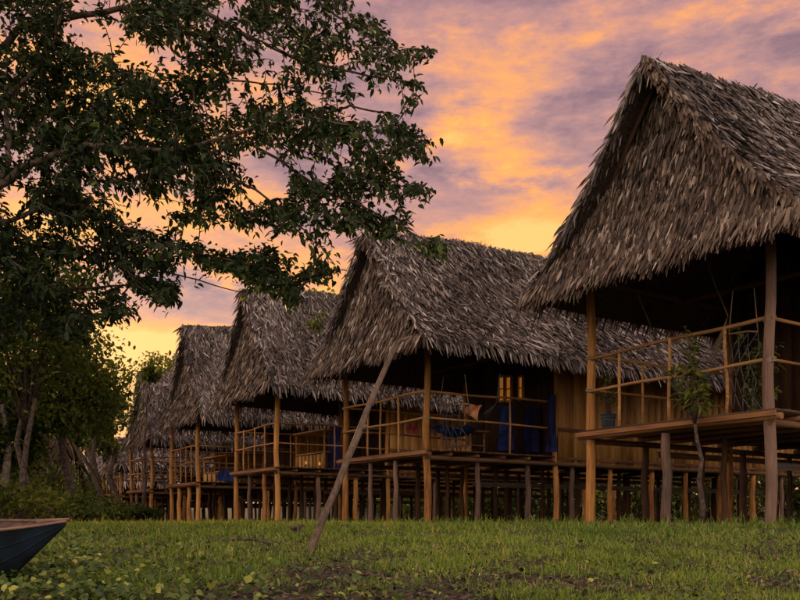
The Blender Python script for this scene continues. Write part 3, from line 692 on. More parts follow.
def box_bench(H, x0, x1, ty, by, s, lab, slats=7, lit=False, depth=.4, name='bench', cat='bench'):
    a = hit(H, x0, ty, s=s); b = hit(H, x1, ty, s=s); zt = a.z; z0 = deckz(H); w = (b-a).length; h = zt-z0
    o = empty(name, (a.x, a.y, z0), math.atan2(b.y-a.y, b.x-a.x), lab, cat)
    MB().box((w/2, depth/2, h-.02), (w+.12, depth+.08, .04), jit=.004).build('top', MT['rail'], o, smooth=False)
    for x in (.03, w-.03):
        for y in (.03, depth-.03): MB().tube([(x, y, 0), (x, y, h-.04)], .025, 7).build('leg', MT['rail'], o)
    MB().box((w/2, depth/2, h*.45), (w-.02, depth-.02, .03)).build('shelf', MT['rail'], o, smooth=False)
    sm = MB().box((0, 0, h*.21), (w/slats*.7, .02, h*.40)).mesh('slat', MT['plank'])
    for i in range(slats): link('slat', sm, o, (w*(i+.5)/slats, .0, 0))
    return o
box_bench(H2, 440, 470, 434, 450, 1.8, 'low slatted wooden bench behind the blue hammock')
box_bench(H3, 295, 324, 434, 470, 1.6, 'wooden sideboard with a slatted front on the middle hut\'s verandah', 8, name='sideboard', cat='sideboard')
box_bench(H4, 203, 226, 458, 482, 1.3, 'low wooden table on the fourth hut\'s verandah', 5, name='table', cat='table')
def glint(H, px, py, s, lab):  # added glowing spot imitating a reflection on the slats, no real light source
    p = hit(H, px, py, s=s); o = empty('glint', p, 0, lab, 'glint')
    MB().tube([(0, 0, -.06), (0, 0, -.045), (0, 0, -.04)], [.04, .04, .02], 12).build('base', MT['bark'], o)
    MB().tube([(0, 0, -.04), (0, 0, -.01), (0, 0, .03), (0, 0, .05)], [.012, .028, .024, .008], 12).build('glint_spot', MT['glint_glow'], o)
glint(H3, 306, 463, 1.3, 'small glowing lamp, left of two standing in for reflections on the sideboard slats'); glint(H3, 319.5, 464, 1.3, 'small glowing lamp, right of two standing in for reflections on the sideboard slats')
hang(H3, 'blue_cloth', MT['blue2'], 329, 341, 426, 470, 1.8, 'dark blue cloth hanging beside the wooden sideboard')
hang(H4, 'blue_cloth', MT['blue'], 219, 231, 470, 481, 1.0, 'crumpled blue cloth over the fourth hut\'s verandah floor', .05)
def stick(H, pts, s, r, mat, name, lab, cat):
    P = [hit(H, x, y, s=s) for x, y in pts]; o = empty(name, P[-1], 0, lab, cat)
    MB().tube([p-P[-1] for p in P], [r*(.7+.3*k/(len(P)-1)) for k in range(len(P))], 7).build('shaft', mat, o)
    MB().tube([P[-1]-P[-1], (P[-1]-P[-1])+(P[-1]-P[-2]).normalized()*.10], r*1.25, 7).build('butt', mat, o)
stick(H3, ((337, 396), (341, 410), (343, 428), (344, 450)), 2.2, .03, MT['yellow'], 'yellow_pole', 'leaning yellow pole inside the middle hut\'s verandah beside a post', 'pole')

# weeds rooted in the thatch
def weed(H, px, py, dist, n, lsize, lab, mat='paleleaf'):
    b = P3(px, py, dist)
    leafy_plant('roof_weed', b, [b+Vector((random.uniform(-.35, .35), random.uniform(-.3, .1), random.uniform(.05, .4))) for _ in range(n)], MT[mat], lsize, lab, 'plant', 8, .012)
weed(H3, 312, 331, 19.6, 7, .16, 'green weed growing out of the middle hut\'s roof slope')
weed(H3, 254, 302, 19.9, 3, .13, 'yellowish leaf tuft in the middle hut\'s gable thatch')

# ------------------------------------------------------------------ leaning pole, boat, fallen branch, stump
p0 = P3(309, 552, 5.65); p0.z = gz(p0.x, p0.y)-.15
o = empty('mooring_pole', (p0.x, p0.y, p0.z+.15), 0, 'bare weathered pole stuck in the grass, leaning in front of the second hut', 'pole')
pts = [P3(x, y, d)-o.location for x, y, d in ((305, 562, 5.62), (311, 549, 5.65), (323, 519, 5.8), (335, 492, 5.95), (349, 456, 6.1), (360, 430, 6.25), (368, 408, 6.35), (381, 378, 6.5), (390, 358, 6.6), (397, 343, 6.7))]
MB().tube(pts, [.026, .025, .024, .0225, .022, .025, .021, .0205, .020, .0215], 12, .09).build('shaft', MT['pole'], o)
tp = pts[-1]
MB().tube([tp-Vector((.02, 0, .03)), tp+Vector((.03, 0, .02)), tp+Vector((.10, .0, .045))], [.02, .018, .010], 8, .1).build('fork', MT['pole'], o)
MB().tube([pts[5]+Vector((.02, -.01, 0)), pts[5]+Vector((.045, -.02, .035))], [.017, .012], 7, .1).build('knot', MT['pole'], o)

def boat():
    tip = P3(66, 519.5, 4.1); o = empty('wooden_boat', (tip.x, tip.y, gz(tip.x-.6, tip.y)), 0, 'worn blue wooden boat with bare wood rim, bow pointing right over the grass', 'boat')
    zt = tip.z-o.location.z; n = 26; Lb = 4.4
    def st(l):   # half width, rim height near side, far side, bottom
        w = .44*(1-math.exp(-l/.55))*(1 if l < Lb*.7 else max(.1, 1-((l-Lb*.7)/(Lb*.32))**2)); rim = zt-.012-.05*(1-math.exp(-l/.5))
        bot = max(.02, zt-.03-.93*l)
        return w, rim, bot
    ls = [Lb*(k/n)**1.6 for k in range(n+1)]
    def P(l, a, inn=0):   # a -1 near .. 1 far ; 0 keel
        w, rim, bot = st(l); w = max(w-inn, .002); bot = bot+inn
        s_ = abs(a)**.75; sg = -1 if a < 0 else 1
        heel = .13*sg*w
        return Vector((-l, l*.10 + sg*w*s_*(1-.28*(1-s_)), bot+(rim-bot)*abs(a)**1.15 + heel*abs(a)))
    m = MB(); m.grid(lambda a, b: P(Lb*a**1.6, b*2-1), n, 18); m.build('hull', MT['boatblue'], o)
    m = MB(); m.grid(lambda a, b: P(Lb*a**1.6, b*2-1, .022)+Vector((-.02, 0, 0)), n, 18); m.build('inner_hull', MT['boatwood'], o)
    for sg in (-1, 1):
        MB().tube([P(l, sg)+Vector((.004, 0, .004)) for l in ls], [.006+.004*min(1, l*2) for l in ls], 8, .08).build('gunwale', MT['boatwood'], o)
    MB().tube([Vector((.015, 0, zt+.003)), Vector((-.03, .0, zt-.004)), Vector((-.14, .012, zt-.012))], [.005, .010, .014], 8).build('bow_cap', MT['boatwood'], o)
    for zz in (.40, .68):       # plank seams standing slightly proud
        for sg in (-1, 1):
            MB().tube([P(l, sg*zz)+Vector((0, sg*.002, 0)) for l in ls], .003, 5).build('seam', MT['boatblue'], o)
    for l in (.9, 2.1): MB().box((-l, l*.1, zt-.11), (.18, st(l)[0]*1.75, .022)).build('seat', MT['boatwood'], o, smooth=False)
boat()
def px_ground(px, d): x = (px-400)/F*d; return Vector((x, d, gz(x, d)))
o = empty('fallen_branch', px_ground(240, 6.1), 0, 'thin dark fallen branch arching over the grass left of the pole', 'branch')
L0 = o.location
pts = [P3(x, y, 6.1)-L0 for x, y in ((178, 557), (192, 550), (208, 546), (222, 543.5), (238, 542.5), (253, 543), (266, 546), (278, 551), (292, 552.5), (304, 553))]
pts = [p+Vector((0, 0, .025)) for p in pts]; MB().tube(pts, [.006, .007, .009, .010, .011, .011, .011, .012, .012, .012], 6, .2).build('stem', MT['bark'], o)
m = MB()
for k in range(1, 9):
    a = pts[k]; m.tube([a, a+Vector((random.uniform(-.03, .03), random.uniform(-.03, .03), random.uniform(.01, .03)))], [.006, .002], 5)
m.tube([pts[7], P3(270, 557, 6.05)-L0], [.006, .003], 5); m.tube([pts[3], P3(220, 553, 6.0)-L0], [.005, .002], 5); m.build('twig', MT['bark'], o)
o = empty('stump', px_ground(296, 6.9), 0, 'small dark twisted stump in the grass beside the leaning pole', 'stump'); L0 = o.location
m = MB(); m.tube([Vector((0, 0, -.03)), Vector((.0, 0, .04)), Vector((.03, 0, .09)), Vector((.06, 0, .10))], [.022, .018, .024, .012], 7, .2)
m.tube([Vector((.005, 0, .06)), Vector((-.04, 0, .08)), Vector((-.05, 0, .075))], [.02, .016, .01], 7, .2); m.tube([Vector((.03, 0, .09)), Vector((.05, 0, .03)), Vector((.06, 0, 0))], [.012, .01, .009], 6, .2); m.build('wood', MT['bark'], o)

# ------------------------------------------------------------------ overhanging tree
def inpoly(px, py, poly):
    c = np.zeros(len(px), bool); j = len(poly)-1
    for i in range(len(poly)):
        xi, yi = poly[i]; xj, yj = poly[j]
        c ^= ((yi > py) != (yj > py)) & (px < (xj-xi)*(py-yi)/((yj-yi)+1e-9)+xi); j = i
    return c
def seg_d(px, py, a, b):
    a = np.array(a, float); b = np.array(b, float); ab = b-a; t = np.clip(((px-a[0])*ab[0]+(py-a[1])*ab[1])/(ab@ab), 0, 1)
    return np.hypot(px-a[0]-t*ab[0], py-a[1]-t*ab[1])
def overhang_tree():
    global rng; rng = np.random.default_rng(3); random.seed(3)
    trunk = [P3(x, y, 7.4) for x, y in ((-190, 590), (-180, 480), (-165, 380), (-140, 300), (-105, 245), (-60, 215), (-20, 205))]
    base = Vector((trunk[0].x, 7.4, gz(trunk[0].x, 7.4)))
    trunk[0] = base-Vector((0, 0, .2))
    root = empty('overhanging_tree', base, 0, 'large dark leafy tree leaning in from the left over the huts', 'tree')
    def poly(pl, d0=7.2, d1=7.2): return [P3(x, y, d0+(d1-d0)*k/(len(pl)-1)) for k, (x, y) in enumerate(pl)]
    limbs = [
      ([(-20, 205), (0, 187), (20, 170), (48, 158), (70, 150), (88, 145), (108, 147), (140, 149), (175, 150), (200, 143), (235, 135), (270, 122), (310, 118), (350, 125)], .032, .006, 6.7, 6.4),
      ([(0, 187), (8, 160), (9, 130), (6, 98), (22, 82), (42, 62), (55, 40), (60, 10), (70, -40)], .024, .010, 6.7, 6.9),
      ([(-40, 228), (0, 222), (28, 214), (50, 203), (80, 205), (120, 225), (170, 245), (220, 258), (270, 268), (300, 280)], .022, .004, 7.0, 6.8),
      ([(-60, 215), (-40, 120), (-10, 60), (20, 28), (60, 18), (120, 10), (200, 10), (250, 38), (300, 60), (350, 72), (410, 82)], .040, .006, 7.4, 7.0),
      ([(235, 135), (280, 160), (320, 190), (360, 205), (400, 225), (432, 245)], .012, .005, 6.9, 6.8),
      ([(200, 143), (230, 175), (270, 200), (310, 235), (335, 265)], .012, .004, 7.0, 6.6),
      ([(-20, 205), (-10, 250), (20, 275), (60, 290), (110, 285), (150, 285), (175, 292)], .020, .004, 7.3, 7.0),
      ([(120, 10), (170, -15), (250, -20), (310, -5), (350, 25), (390, 52), (425, 58)], .018, .004, 7.2, 7.3),
      ([(310, 118), (350, 105), (385, 115), (420, 150), (430, 160)], .010, .004, 6.9, 6.9),
      ([(350, 125), (380, 160), (405, 185), (425, 192)], .009, .004, 6.9, 7.0),
      ([(108, 147), (140, 110), (180, 90), (230, 80), (280, 85), (330, 95)], .012, .005, 7.2, 7.4),
      ([(22, 82), (60, 95), (100, 100), (130, 85)], .009, .004, 7.4, 7.4),
      ([(0, 222), (40, 245), (90, 255), (130, 262), (200, 280), (240, 292)], .012, .004, 7.2, 6.9),
      ([(-20, 205), (-30, 290), (0, 320), (40, 335), (80, 340)], .016, .004, 7.4, 7.6)]
    MB().tube([p-base for p in trunk], [.20, .17, .14, .12, .10, .07, .055], 12, .06).build('trunk', MT['palebark'], root)
    LP = []
    for pl, r0, r1, d0, d1 in limbs:
        pts = poly(pl, d0, d1); n = len(pts)
        fine = []
        for i in range(n-1):
            for k in range(3): fine.append(pts[i].lerp(pts[i+1], k/3)+Vector((random.gauss(0, .006), random.gauss(0, .006), random.gauss(0, .006))))
        fine.append(pts[-1])
        MB().tube([p-base for p in fine], [r0+(r1-r0)*k/(len(fine)-1) for k in range(len(fine))], 8, .06).build('branch', MT['limbbark'] if r0 > .02 else MT['bark'], root)
        LP += [np.array(p) for p in fine]
    LP = np.array(LP)
    SIL = [(345, -10), (352, 12), (368, 12), (385, 32), (402, 42), (424, 46), (420, 62), (395, 66), (388, 76), (415, 78), (430, 98), (412, 110), (400, 122), (424, 138), (432, 160), (412, 162), (398, 152), (392, 168), (410, 178), (425, 192), (404, 200), (385, 192), (380, 205), (392, 222), (425, 235), (438, 250), (428, 258), (402, 246), (375, 236), (352, 232), (338, 240), (330, 262), (340, 278), (322, 280), (308, 262), (300, 276), (298, 300), (285, 292), (262, 285), (248, 288), (240, 270), (222, 274), (205, 262), (200, 240), (182, 238), (172, 250), (180, 270), (182, 292), (166, 305), (150, 296), (138, 290), (128, 303), (112, 312), (112, 325), (90, 332), (60, 338), (30, 340), (0, 345), (-60, 370), (-170, 330), (-180, -130), (340, -130)]
    N = 2600; px = rng.uniform(-100, 445, N*5); py = rng.uniform(-60, 375, N*5)
    ok = inpoly(px, py, SIL); px, py = px[ok], py[ok]
    dens = np.array([mnoise.noise(Vector((x*.021, y*.026, 1.3)))+.6*mnoise.noise(Vector((x*.055, y*.06, 7.7))) for x, y in zip(px, py)])
    keep = rng.random(len(px)) < np.clip(.62+dens*1.15+(150-px)*.0010, .04, 1)
    for a, b, w in (((80, 32), (175, 58), 12), ((60, 20), (80, 30), 8), ((120, 62), (150, 66), 7), ((205, 232), (232, 250), 12), ((15, 65), (30, 82), 7), ((150, 215), (190, 236), 10),
                    ((115, 190), (140, 200), 7), ((185, 110), (205, 120), 8), ((245, 78), (290, 88), 6), ((205, 20), (230, 10), 9), ((300, 160), (330, 172), 8), ((230, 235), (300, 245), 9), ((340, 60), (360, 50), 4), ((250, 160), (262, 166), 7), ((0, 150), (20, 152), 8), ((80, 165), (150, 178), 5)):
        keep &= ~((seg_d(px, py, a, b) < w) & (rng.random(len(px)) < .97))
    px, py = px[keep], py[keep]
    nt_ = min(len(px), 4700); px, py = px[:nt_], py[:nt_]
    tw = MB(); P = []; D = []
    for cx_, cy_, wx_, wy_, m_ in ((432, 246, 9, 7, 26), (318, 274, 16, 6, 22), (292, 292, 9, 12, 30), (268, 278, 18, 8, 40), (212, 262, 12, 8, 24), (160, 294, 12, 8, 26), (120, 312, 14, 9, 30), (395, 226, 16, 8, 30), (350, 222, 18, 8, 30), (245, 262, 16, 8, 24), (190, 250, 12, 8, 16), (420, 190, 10, 6, 14), (426, 50, 7, 4, 8), (70, 318, 25, 12, 40), (60, 115, 70, 55, 260), (150, 120, 60, 40, 120), (60, 240, 70, 45, 60), (200, 100, 60, 40, 90)):
        px = np.append(px, cx_+rng.normal(0, wx_*.6, m_)); py = np.append(py, cy_+rng.normal(0, wy_*.6, m_))
    nt_ = len(px)
    d = np.clip(7.15+rng.normal(0, .5, nt_), 6.1, 8.4); TT = np.stack([(px-400)/F*d, d, ZC+(520-py)/F*d], 1)
    order = np.argsort([np.min(np.linalg.norm((LP-t), axis=1)) for t in TT])
    pool = np.zeros((len(LP)+4*nt_, 3)); pool[:len(LP)] = LP; npool = len(LP)
    for ii in order:          # each twig grows from the nearest wood already there
        T = Vector(TT[ii]); dv = pool[:npool]-TT[ii]; dist = np.linalg.norm(dv*np.array([1, .8, 1]), axis=1) + np.where(dv[:, 0] > .03, .25, 0)
        i = int(np.argmin(dist)); A = Vector(pool[i]); L = (T-A).length
        mid = A.lerp(T, .55)+Vector((random.gauss(0, .03), random.gauss(0, .03), .10*L+random.gauss(0, .02)))
        q = lambda k: A*(1-k)**2+mid*2*k*(1-k)+T*k*k
        tw.tube([q(k)-base for k in (0, .35, .7, 1)], [.0055, .004, .003, .0018], 4, cap=False)
        for k in (.5, .75, 1): pool[npool] = q(k); npool += 1
        nl = random.randint(7, 12); span = .34
        for j in range(nl):
            k = 1-min(1, span*(j/nl)/max(L, .12)); p = q(k); t = (T-mid).normalized(); up = Vector((0, 0, 1)); sd2 = t.cross(up).normalized()
            if L < .15: p = p+Vector((random.gauss(0, .04), random.gauss(0, .04), random.gauss(0, .03)))
            sg = 1 if j % 2 else -1
            dd = t*random.uniform(.3, 1.0)+sd2*sg*random.uniform(.4, 1.1)+Vector((random.gauss(0, .3), random.gauss(0, .3), random.uniform(-.95, .2)))
            P.append(p-base); D.append(dd)
    twigs = tw.build('twigs', MT['bark'], root, kind='stuff')
    P = np.array(P); D = unit(np.array(D)); n = len(P)
    Nn = unit(rng.normal(0, .55, (n, 3))+np.array([0, -.15, 1]))
    Lg = rng.uniform(.038, .078, n); Wd = Lg*rng.uniform(.42, .56, n); rr = np.clip(rng.normal(.45, .22, n), 0, 1)
    wp = P+np.array(base); sx = wp[:, 0]/wp[:, 1]*F+400; sy = 520-(wp[:, 2]-ZC)/wp[:, 1]*F
    vis = (sx > 5) & (sx < 445) & (sy > 5) & (sy < 330); size = np.where(vis, Lg/wp[:, 1]*(1+.25*(sx > 330)), 0)
    pick = np.argsort(-size)[:300]; mask = np.ones(n, bool); mask[pick] = False
    crown = fromparts('crown', MT['leaf'], [leaves(P[mask], D[mask], Nn[mask], Lg[mask], Wd[mask], rr[mask])], root)
    var = []
    for k in range(6):
        V, fl, r = leaves(np.zeros((1, 3)), np.array([[1., 0, 0]]), np.array([[0, 0, 1.]]), np.array([1.]), np.array([.42+.03*k]), np.array([.2+.13*k])); var.append(npmesh('leaf', V, fl, MT['leaf'], r))
    for j, i in enumerate(pick):
        d = Vector(D[i]); yv = Vector(Nn[i]).cross(d).normalized(); nn = d.cross(yv)
        o = link('leaf', var[j % 6], crown); o.matrix_local = Matrix.Translation(Vector(P[i])) @ Matrix((d, yv, nn)).transposed().to_4x4() @ Matrix.Scale(float(Lg[i]), 4)
overhang_tree()

# ------------------------------------------------------------------ trees, bushes and undergrowth behind
def tree(px, d, trunk_top, cpx, cpy, rx, ry, nclump, nleaf, lsize, mat, lab, bark='bark', tr=.09, group='trees beyond the huts', stems=1, seed=0, tb=None):
    """trunk foot at column px, depth d; crown centre (cpx,cpy) and radii in px at that depth"""
    random.seed(seed); g = np.random.default_rng(seed); k = d/F
    b = px_ground(px, d); root = empty('tree', b, 0, lab, 'tree', group)
    c = P3(cpx, cpy, d); rad = np.array([rx*k, min(rx, ry)*k*1.0, ry*k])
    top = P3(trunk_top[0], trunk_top[1], d)
    for s_ in range(stems):
        off = Vector((random.gauss(0, .25), random.gauss(0, .3), 0))*(s_ > 0)
        pts = [b+off+Vector((0, 0, -.15)), b.lerp(top, .3)+off+Vector((random.gauss(0, .06), 0, 0)), b.lerp(top, .65)+off*1.3+Vector((random.gauss(0, .1), 0, 0)), top+off*2]
        MB().tube([p-b for p in pts], [tr*1.3, tr, tr*.8, tr*.55], 9, .06).build('trunk', MT[bark], root)
    u = unit(g.normal(0, 1, (nclump, 3)))*(g.random((nclump, 1))**.45); cl = np.array(c)+u*rad
    lm = MB()
    for i in range(0, nclump, 2):
        e = Vector(cl[i]); st_ = top.lerp(b, random.uniform(0, .3)); mid = st_.lerp(e, .5)+Vector((0, 0, .1))
        lm.tube([st_-b, mid-b, e-b], [tr*.35, tr*.22, tr*.06], 5)
    lm.build('branch', MT[bark], root)
    nn = g.integers(0, nclump, nleaf); sz = (rad.mean()*.26)*g.uniform(.55, 1.3, nclump)
    P = cl[nn]+g.normal(0, 1, (nleaf, 3))*sz[nn][:, None]*np.array([1, 1, .62])
    tone = g.normal(.45, .13, nclump)
    V = leaves(P-np.array(b), g.normal(0, 1, (nleaf, 3))+np.array([0, 0, -.4]), g.normal(0, .6, (nleaf, 3))+np.array([0, -.2, 1]), g.uniform(.7, 1.3, nleaf)*lsize, g.uniform(.45, .7, nleaf)*lsize, np.clip(tone[nn]+g.normal(0, .16, nleaf), 0, 1))
    fromparts('crown', MT[mat], [V], root)
T = [
 (28, 13, (26, 400), 12, 325, 92, 80, 52, 11000, .085, 'midleaf', 'tall broad tree with two thin trunks at the left edge, just behind the boat', 'bark', .05, 2),
 (62, 16, (66, 400), 66, 390, 54, 60, 36, 7500, .095, 'midleaf', 'dark bushy tree second from the left, sunset glow through its crown', 'bark', .08, 1),
 (3, 15, (0, 400), -6, 430, 42, 55, 22, 3600, .12, 'midleaf', 'dense dark tree cut by the left edge, behind the boat', 'palebark', .07, 2),
 (100, 24, (98, 420), 90, 398, 32, 34, 24, 3600, .13, 'midleaf', 'rounded mid green tree above the smallest hut', 'bark', .09, 1),
 (45, 22, (45, 400), 38, 440, 45, 28, 20, 3000, .15, 'darkleaf', 'low shaded tree between the two left trunks', 'bark', .07, 3),
 (118, 27, (116, 450), 104, 436, 17, 18, 14, 2000, .12, 'paleleaf', 'light yellow green tree just left of the fifth hut', 'bark', .1, 2),
 (158, 38, (162, 400), 163, 368, 22, 14, 16, 1100, .18, 'paleleaf', 'sunlit yellow green tree top above the fifth hut\'s roof', 'bark', .1, 1),
 (140, 26, (148, 400), 148, 370, 11, 12, 10, 500, .12, 'midleaf', 'slender dark tree in front of the fifth hut\'s gable', 'bark', .05, 1),
 (318, 33, (318, 330), 318, 300, 20, 12, 10, 260, .2, 'paleleaf', 'thin yellow leaved tree top peeping over the middle hut\'s ridge', 'bark', .07, 1),
 (90, 45, (88, 420), 70, 420, 60, 30, 26, 3200, .24, 'darkleaf', 'far dark tree filling the gap behind the smallest hut', 'bark', .12, 1),
]
for i, a in enumerate(T): tree(*a[:14], stems=a[14], seed=100+i)
def shrub(x, y, w, h, n, lsize, mat, lab, group='shrubs behind and under the huts', seed=0, cat='shrub'):
    random.seed(seed); g = np.random.default_rng(seed); b = Vector((x, y, gz(x, y))); root = empty('shrub', b, 0, lab, cat, group)
    m = MB(); tips = []
    for k in range(9):
        a = random.uniform(0, 6.283); rr = random.random()**.6*w/2; e = Vector((math.cos(a)*rr, math.sin(a)*rr, h*random.uniform(.45, .95)))
        m.tube([(0, 0, -.05), (e.x*.35, e.y*.35, e.z*.5), e], [.02, .014, .005], 5); tips.append(np.array(e))
    m.build('stem', MT['bark'], root); tips = np.array(tips); nn = g.integers(0, 9, n)
    P = tips[nn]+g.normal(0, 1, (n, 3))*np.array([w*.16, w*.16, h*.17]); P[:, 2] = np.clip(P[:, 2], .03, h*1.1)
    tone = g.normal(.45, .15, 9)
    fromparts('foliage', MT[mat], [leaves(P, g.normal(0, 1, (n, 3))+np.array([0, 0, -.1]), g.normal(0, .6, (n, 3))+np.array([0, 0, 1]), g.uniform(.7, 1.3, n)*lsize, g.uniform(.4, .65, n)*lsize, np.clip(tone[nn]+g.normal(0, .18, n), 0, 1))], root)
sh = [(8, 10.5, 1.3, .45, 'midleaf', 'low dark shrub at the left edge just behind the boat'), (60, 15, 1.8, .5, 'darkleaf', 'dark shrub below the second tree from the left'),
      (84, 20, 2.0, .45, 'midleaf', 'green shrub in front of the smallest hut'), (32, 12.5, 1.4, .5, 'midleaf', 'leafy shrub between the thin trunks at the left'),
      (112, 25, 1.4, .55, 'paleleaf', 'pale green shrub under the sixth hut\'s railing'), (132, 26, 1.2, .45, 'midleaf', 'mid green shrub by the fifth hut\'s stilts'),
      (62, 27, 2.2, 1.3, 'darkleaf', 'tall dark shrub left of the smallest hut'), (18, 18, 2.4, 1.1, 'midleaf', 'tall shrub far behind the boat'), (46, 33, 4, 1.6, 'midleaf', 'broad dark shrub thicket in the far left shade')]
for i, (px, d, w, h, mt, lab) in enumerate(sh):
    p = px_ground(px, d); shrub(p.x, p.y, w, h, 1900, .065 if d < 16 else .10, mt, lab, seed=200+i)
ORD = 'first second third fourth fifth sixth seventh eighth ninth tenth eleventh twelfth thirteenth'.split()
k = 0
for t in np.arange(-6, 30, 3.0):      # hedge line beyond the far end of the huts, seen between the stilts
    q = corner(t+random.uniform(-.6, .6))+VV*random.uniform(13.5, 15.5); k += 1
    shrub(q.x, q.y, 3.8, random.uniform(2.0, 2.6), 1700, .17, random.choice(('midleaf', 'paleleaf')), ORD[k-1]+' shrub from the right in the row glimpsed between the dark stilts', 'shrubs glimpsed between the stilts', 300+k)
# the far wood: one mass closing the view beyond everything
def far_wood():
    g = np.random.default_rng(9); n = 30000
    t = g.uniform(-16, 62, n); s = 14.3+g.random(n)*4.5; base = np.array([np.array(C0+UV*a+VV*b_) for a, b_ in zip(t, s)])
    hmax = np.array([1.9+1.0*mnoise.noise(Vector((a*.3, 0, 2)))+(max(0, a-33)*.14) for a in t])
    base[:, 2] = .38+g.random(n)**.8*hmax
    A = leaves(base, g.normal(0, 1, (n, 3)), g.normal(0, .6, (n, 3))+np.array([0, 0, 1]), g.uniform(.14, .32, n), g.uniform(.09, .18, n), np.clip(g.normal(.4, .2, n), 0, 1))
    n2 = 11000; x = g.uniform(-46, -13, n2); y = 46-(x+13)*-.35+g.random(n2)*6
    z = .1+g.random(n2)**.8*np.array([3.8+1.8*mnoise.noise(Vector((a*.2, 1, 5))) for a in x])
    Bq = leaves(np.stack([x, y, z], 1), g.normal(0, 1, (n2, 3)), g.normal(0, .6, (n2, 3))+np.array([0, 0, 1]), g.uniform(.3, .55, n2), g.uniform(.18, .3, n2), np.clip(g.normal(.35, .2, n2), 0, 1))
    o = fromparts('far_wood', MT['midleaf'], [A, Bq], None, 'stuff'); tag(o, 'dark mass of far undergrowth closing the view behind huts and trees', 'undergrowth')
far_wood()
def yellow_hut():
    p = px_ground(45, 30); o = empty('yellow_shed', p, R(15), 'small yellow boarded shed glimpsed between the left tree trunks', 'shed')
    bm_ = MB().box((0, 0, 0), (.24, .03, 1.5), jit=.003).mesh('board', MT['yellow'])
    for i in range(6): link('board', bm_, o, (-.65+i*.26, 0, 1.0))
    MB().box((0, .5, 1.0), (1.5, .9, 1.48)).build('body', MT['darkplank'], o, smooth=False)
    m = MB().box((0, .45, 1.86), (1.8, 1.4, .08), Matrix.Rotation(R(12), 3, 'X')); m.build('roof', MT['thatchbase'], o, smooth=False)
yellow_hut()
def dry_palm(px, d, h, lab):
    b = px_ground(px, d); o = empty('dry_palm', b, 0, lab, 'palm'); m = MB().tube([(0, 0, -.1), (.05, 0, h*.5), (.0, 0, h)], [.07, .055, .05], 8, .1); m.build('trunk', MT['bark'], o)
    for k in range(8):
        a = k*.785+random.uniform(-.3, .3); L = random.uniform(1.0, 1.5); dx, dy = math.cos(a), math.sin(a)
        sp_ = [Vector((dx*L*q*.75, dy*L*q*.75, h+L*(.35*q-1.15*q*q))) for q in (0, .2, .4, .6, .8, 1)]
        f = MB().tube(sp_, [.014, .012, .010, .008, .005, .003], 5).build('frond', MT['bark'], o)
        P = []; D = []
        for j in range(70):
            q = random.uniform(.12, 1); i = min(int(q*5), 4); p = sp_[i].lerp(sp_[i+1], q*5-i); P.append(p); sg = random.choice((-1, 1)); D.append((-dy*sg*.6+dx*.5, dx*sg*.6+dy*.5, -.75))
        n = len(P); fromparts('leaflets', MT['frond'], [strips(np.array(P), np.array(D), rng.normal(0, .4, (n, 3))+np.array([0, 0, 1]), rng.uniform(.3, .5, n), rng.uniform(.03, .05, n), np.full(n, .3))], f, 'stuff')
dry_palm(52, 19, 1.9, 'short palm with hanging brown dry fronds among the left trees')

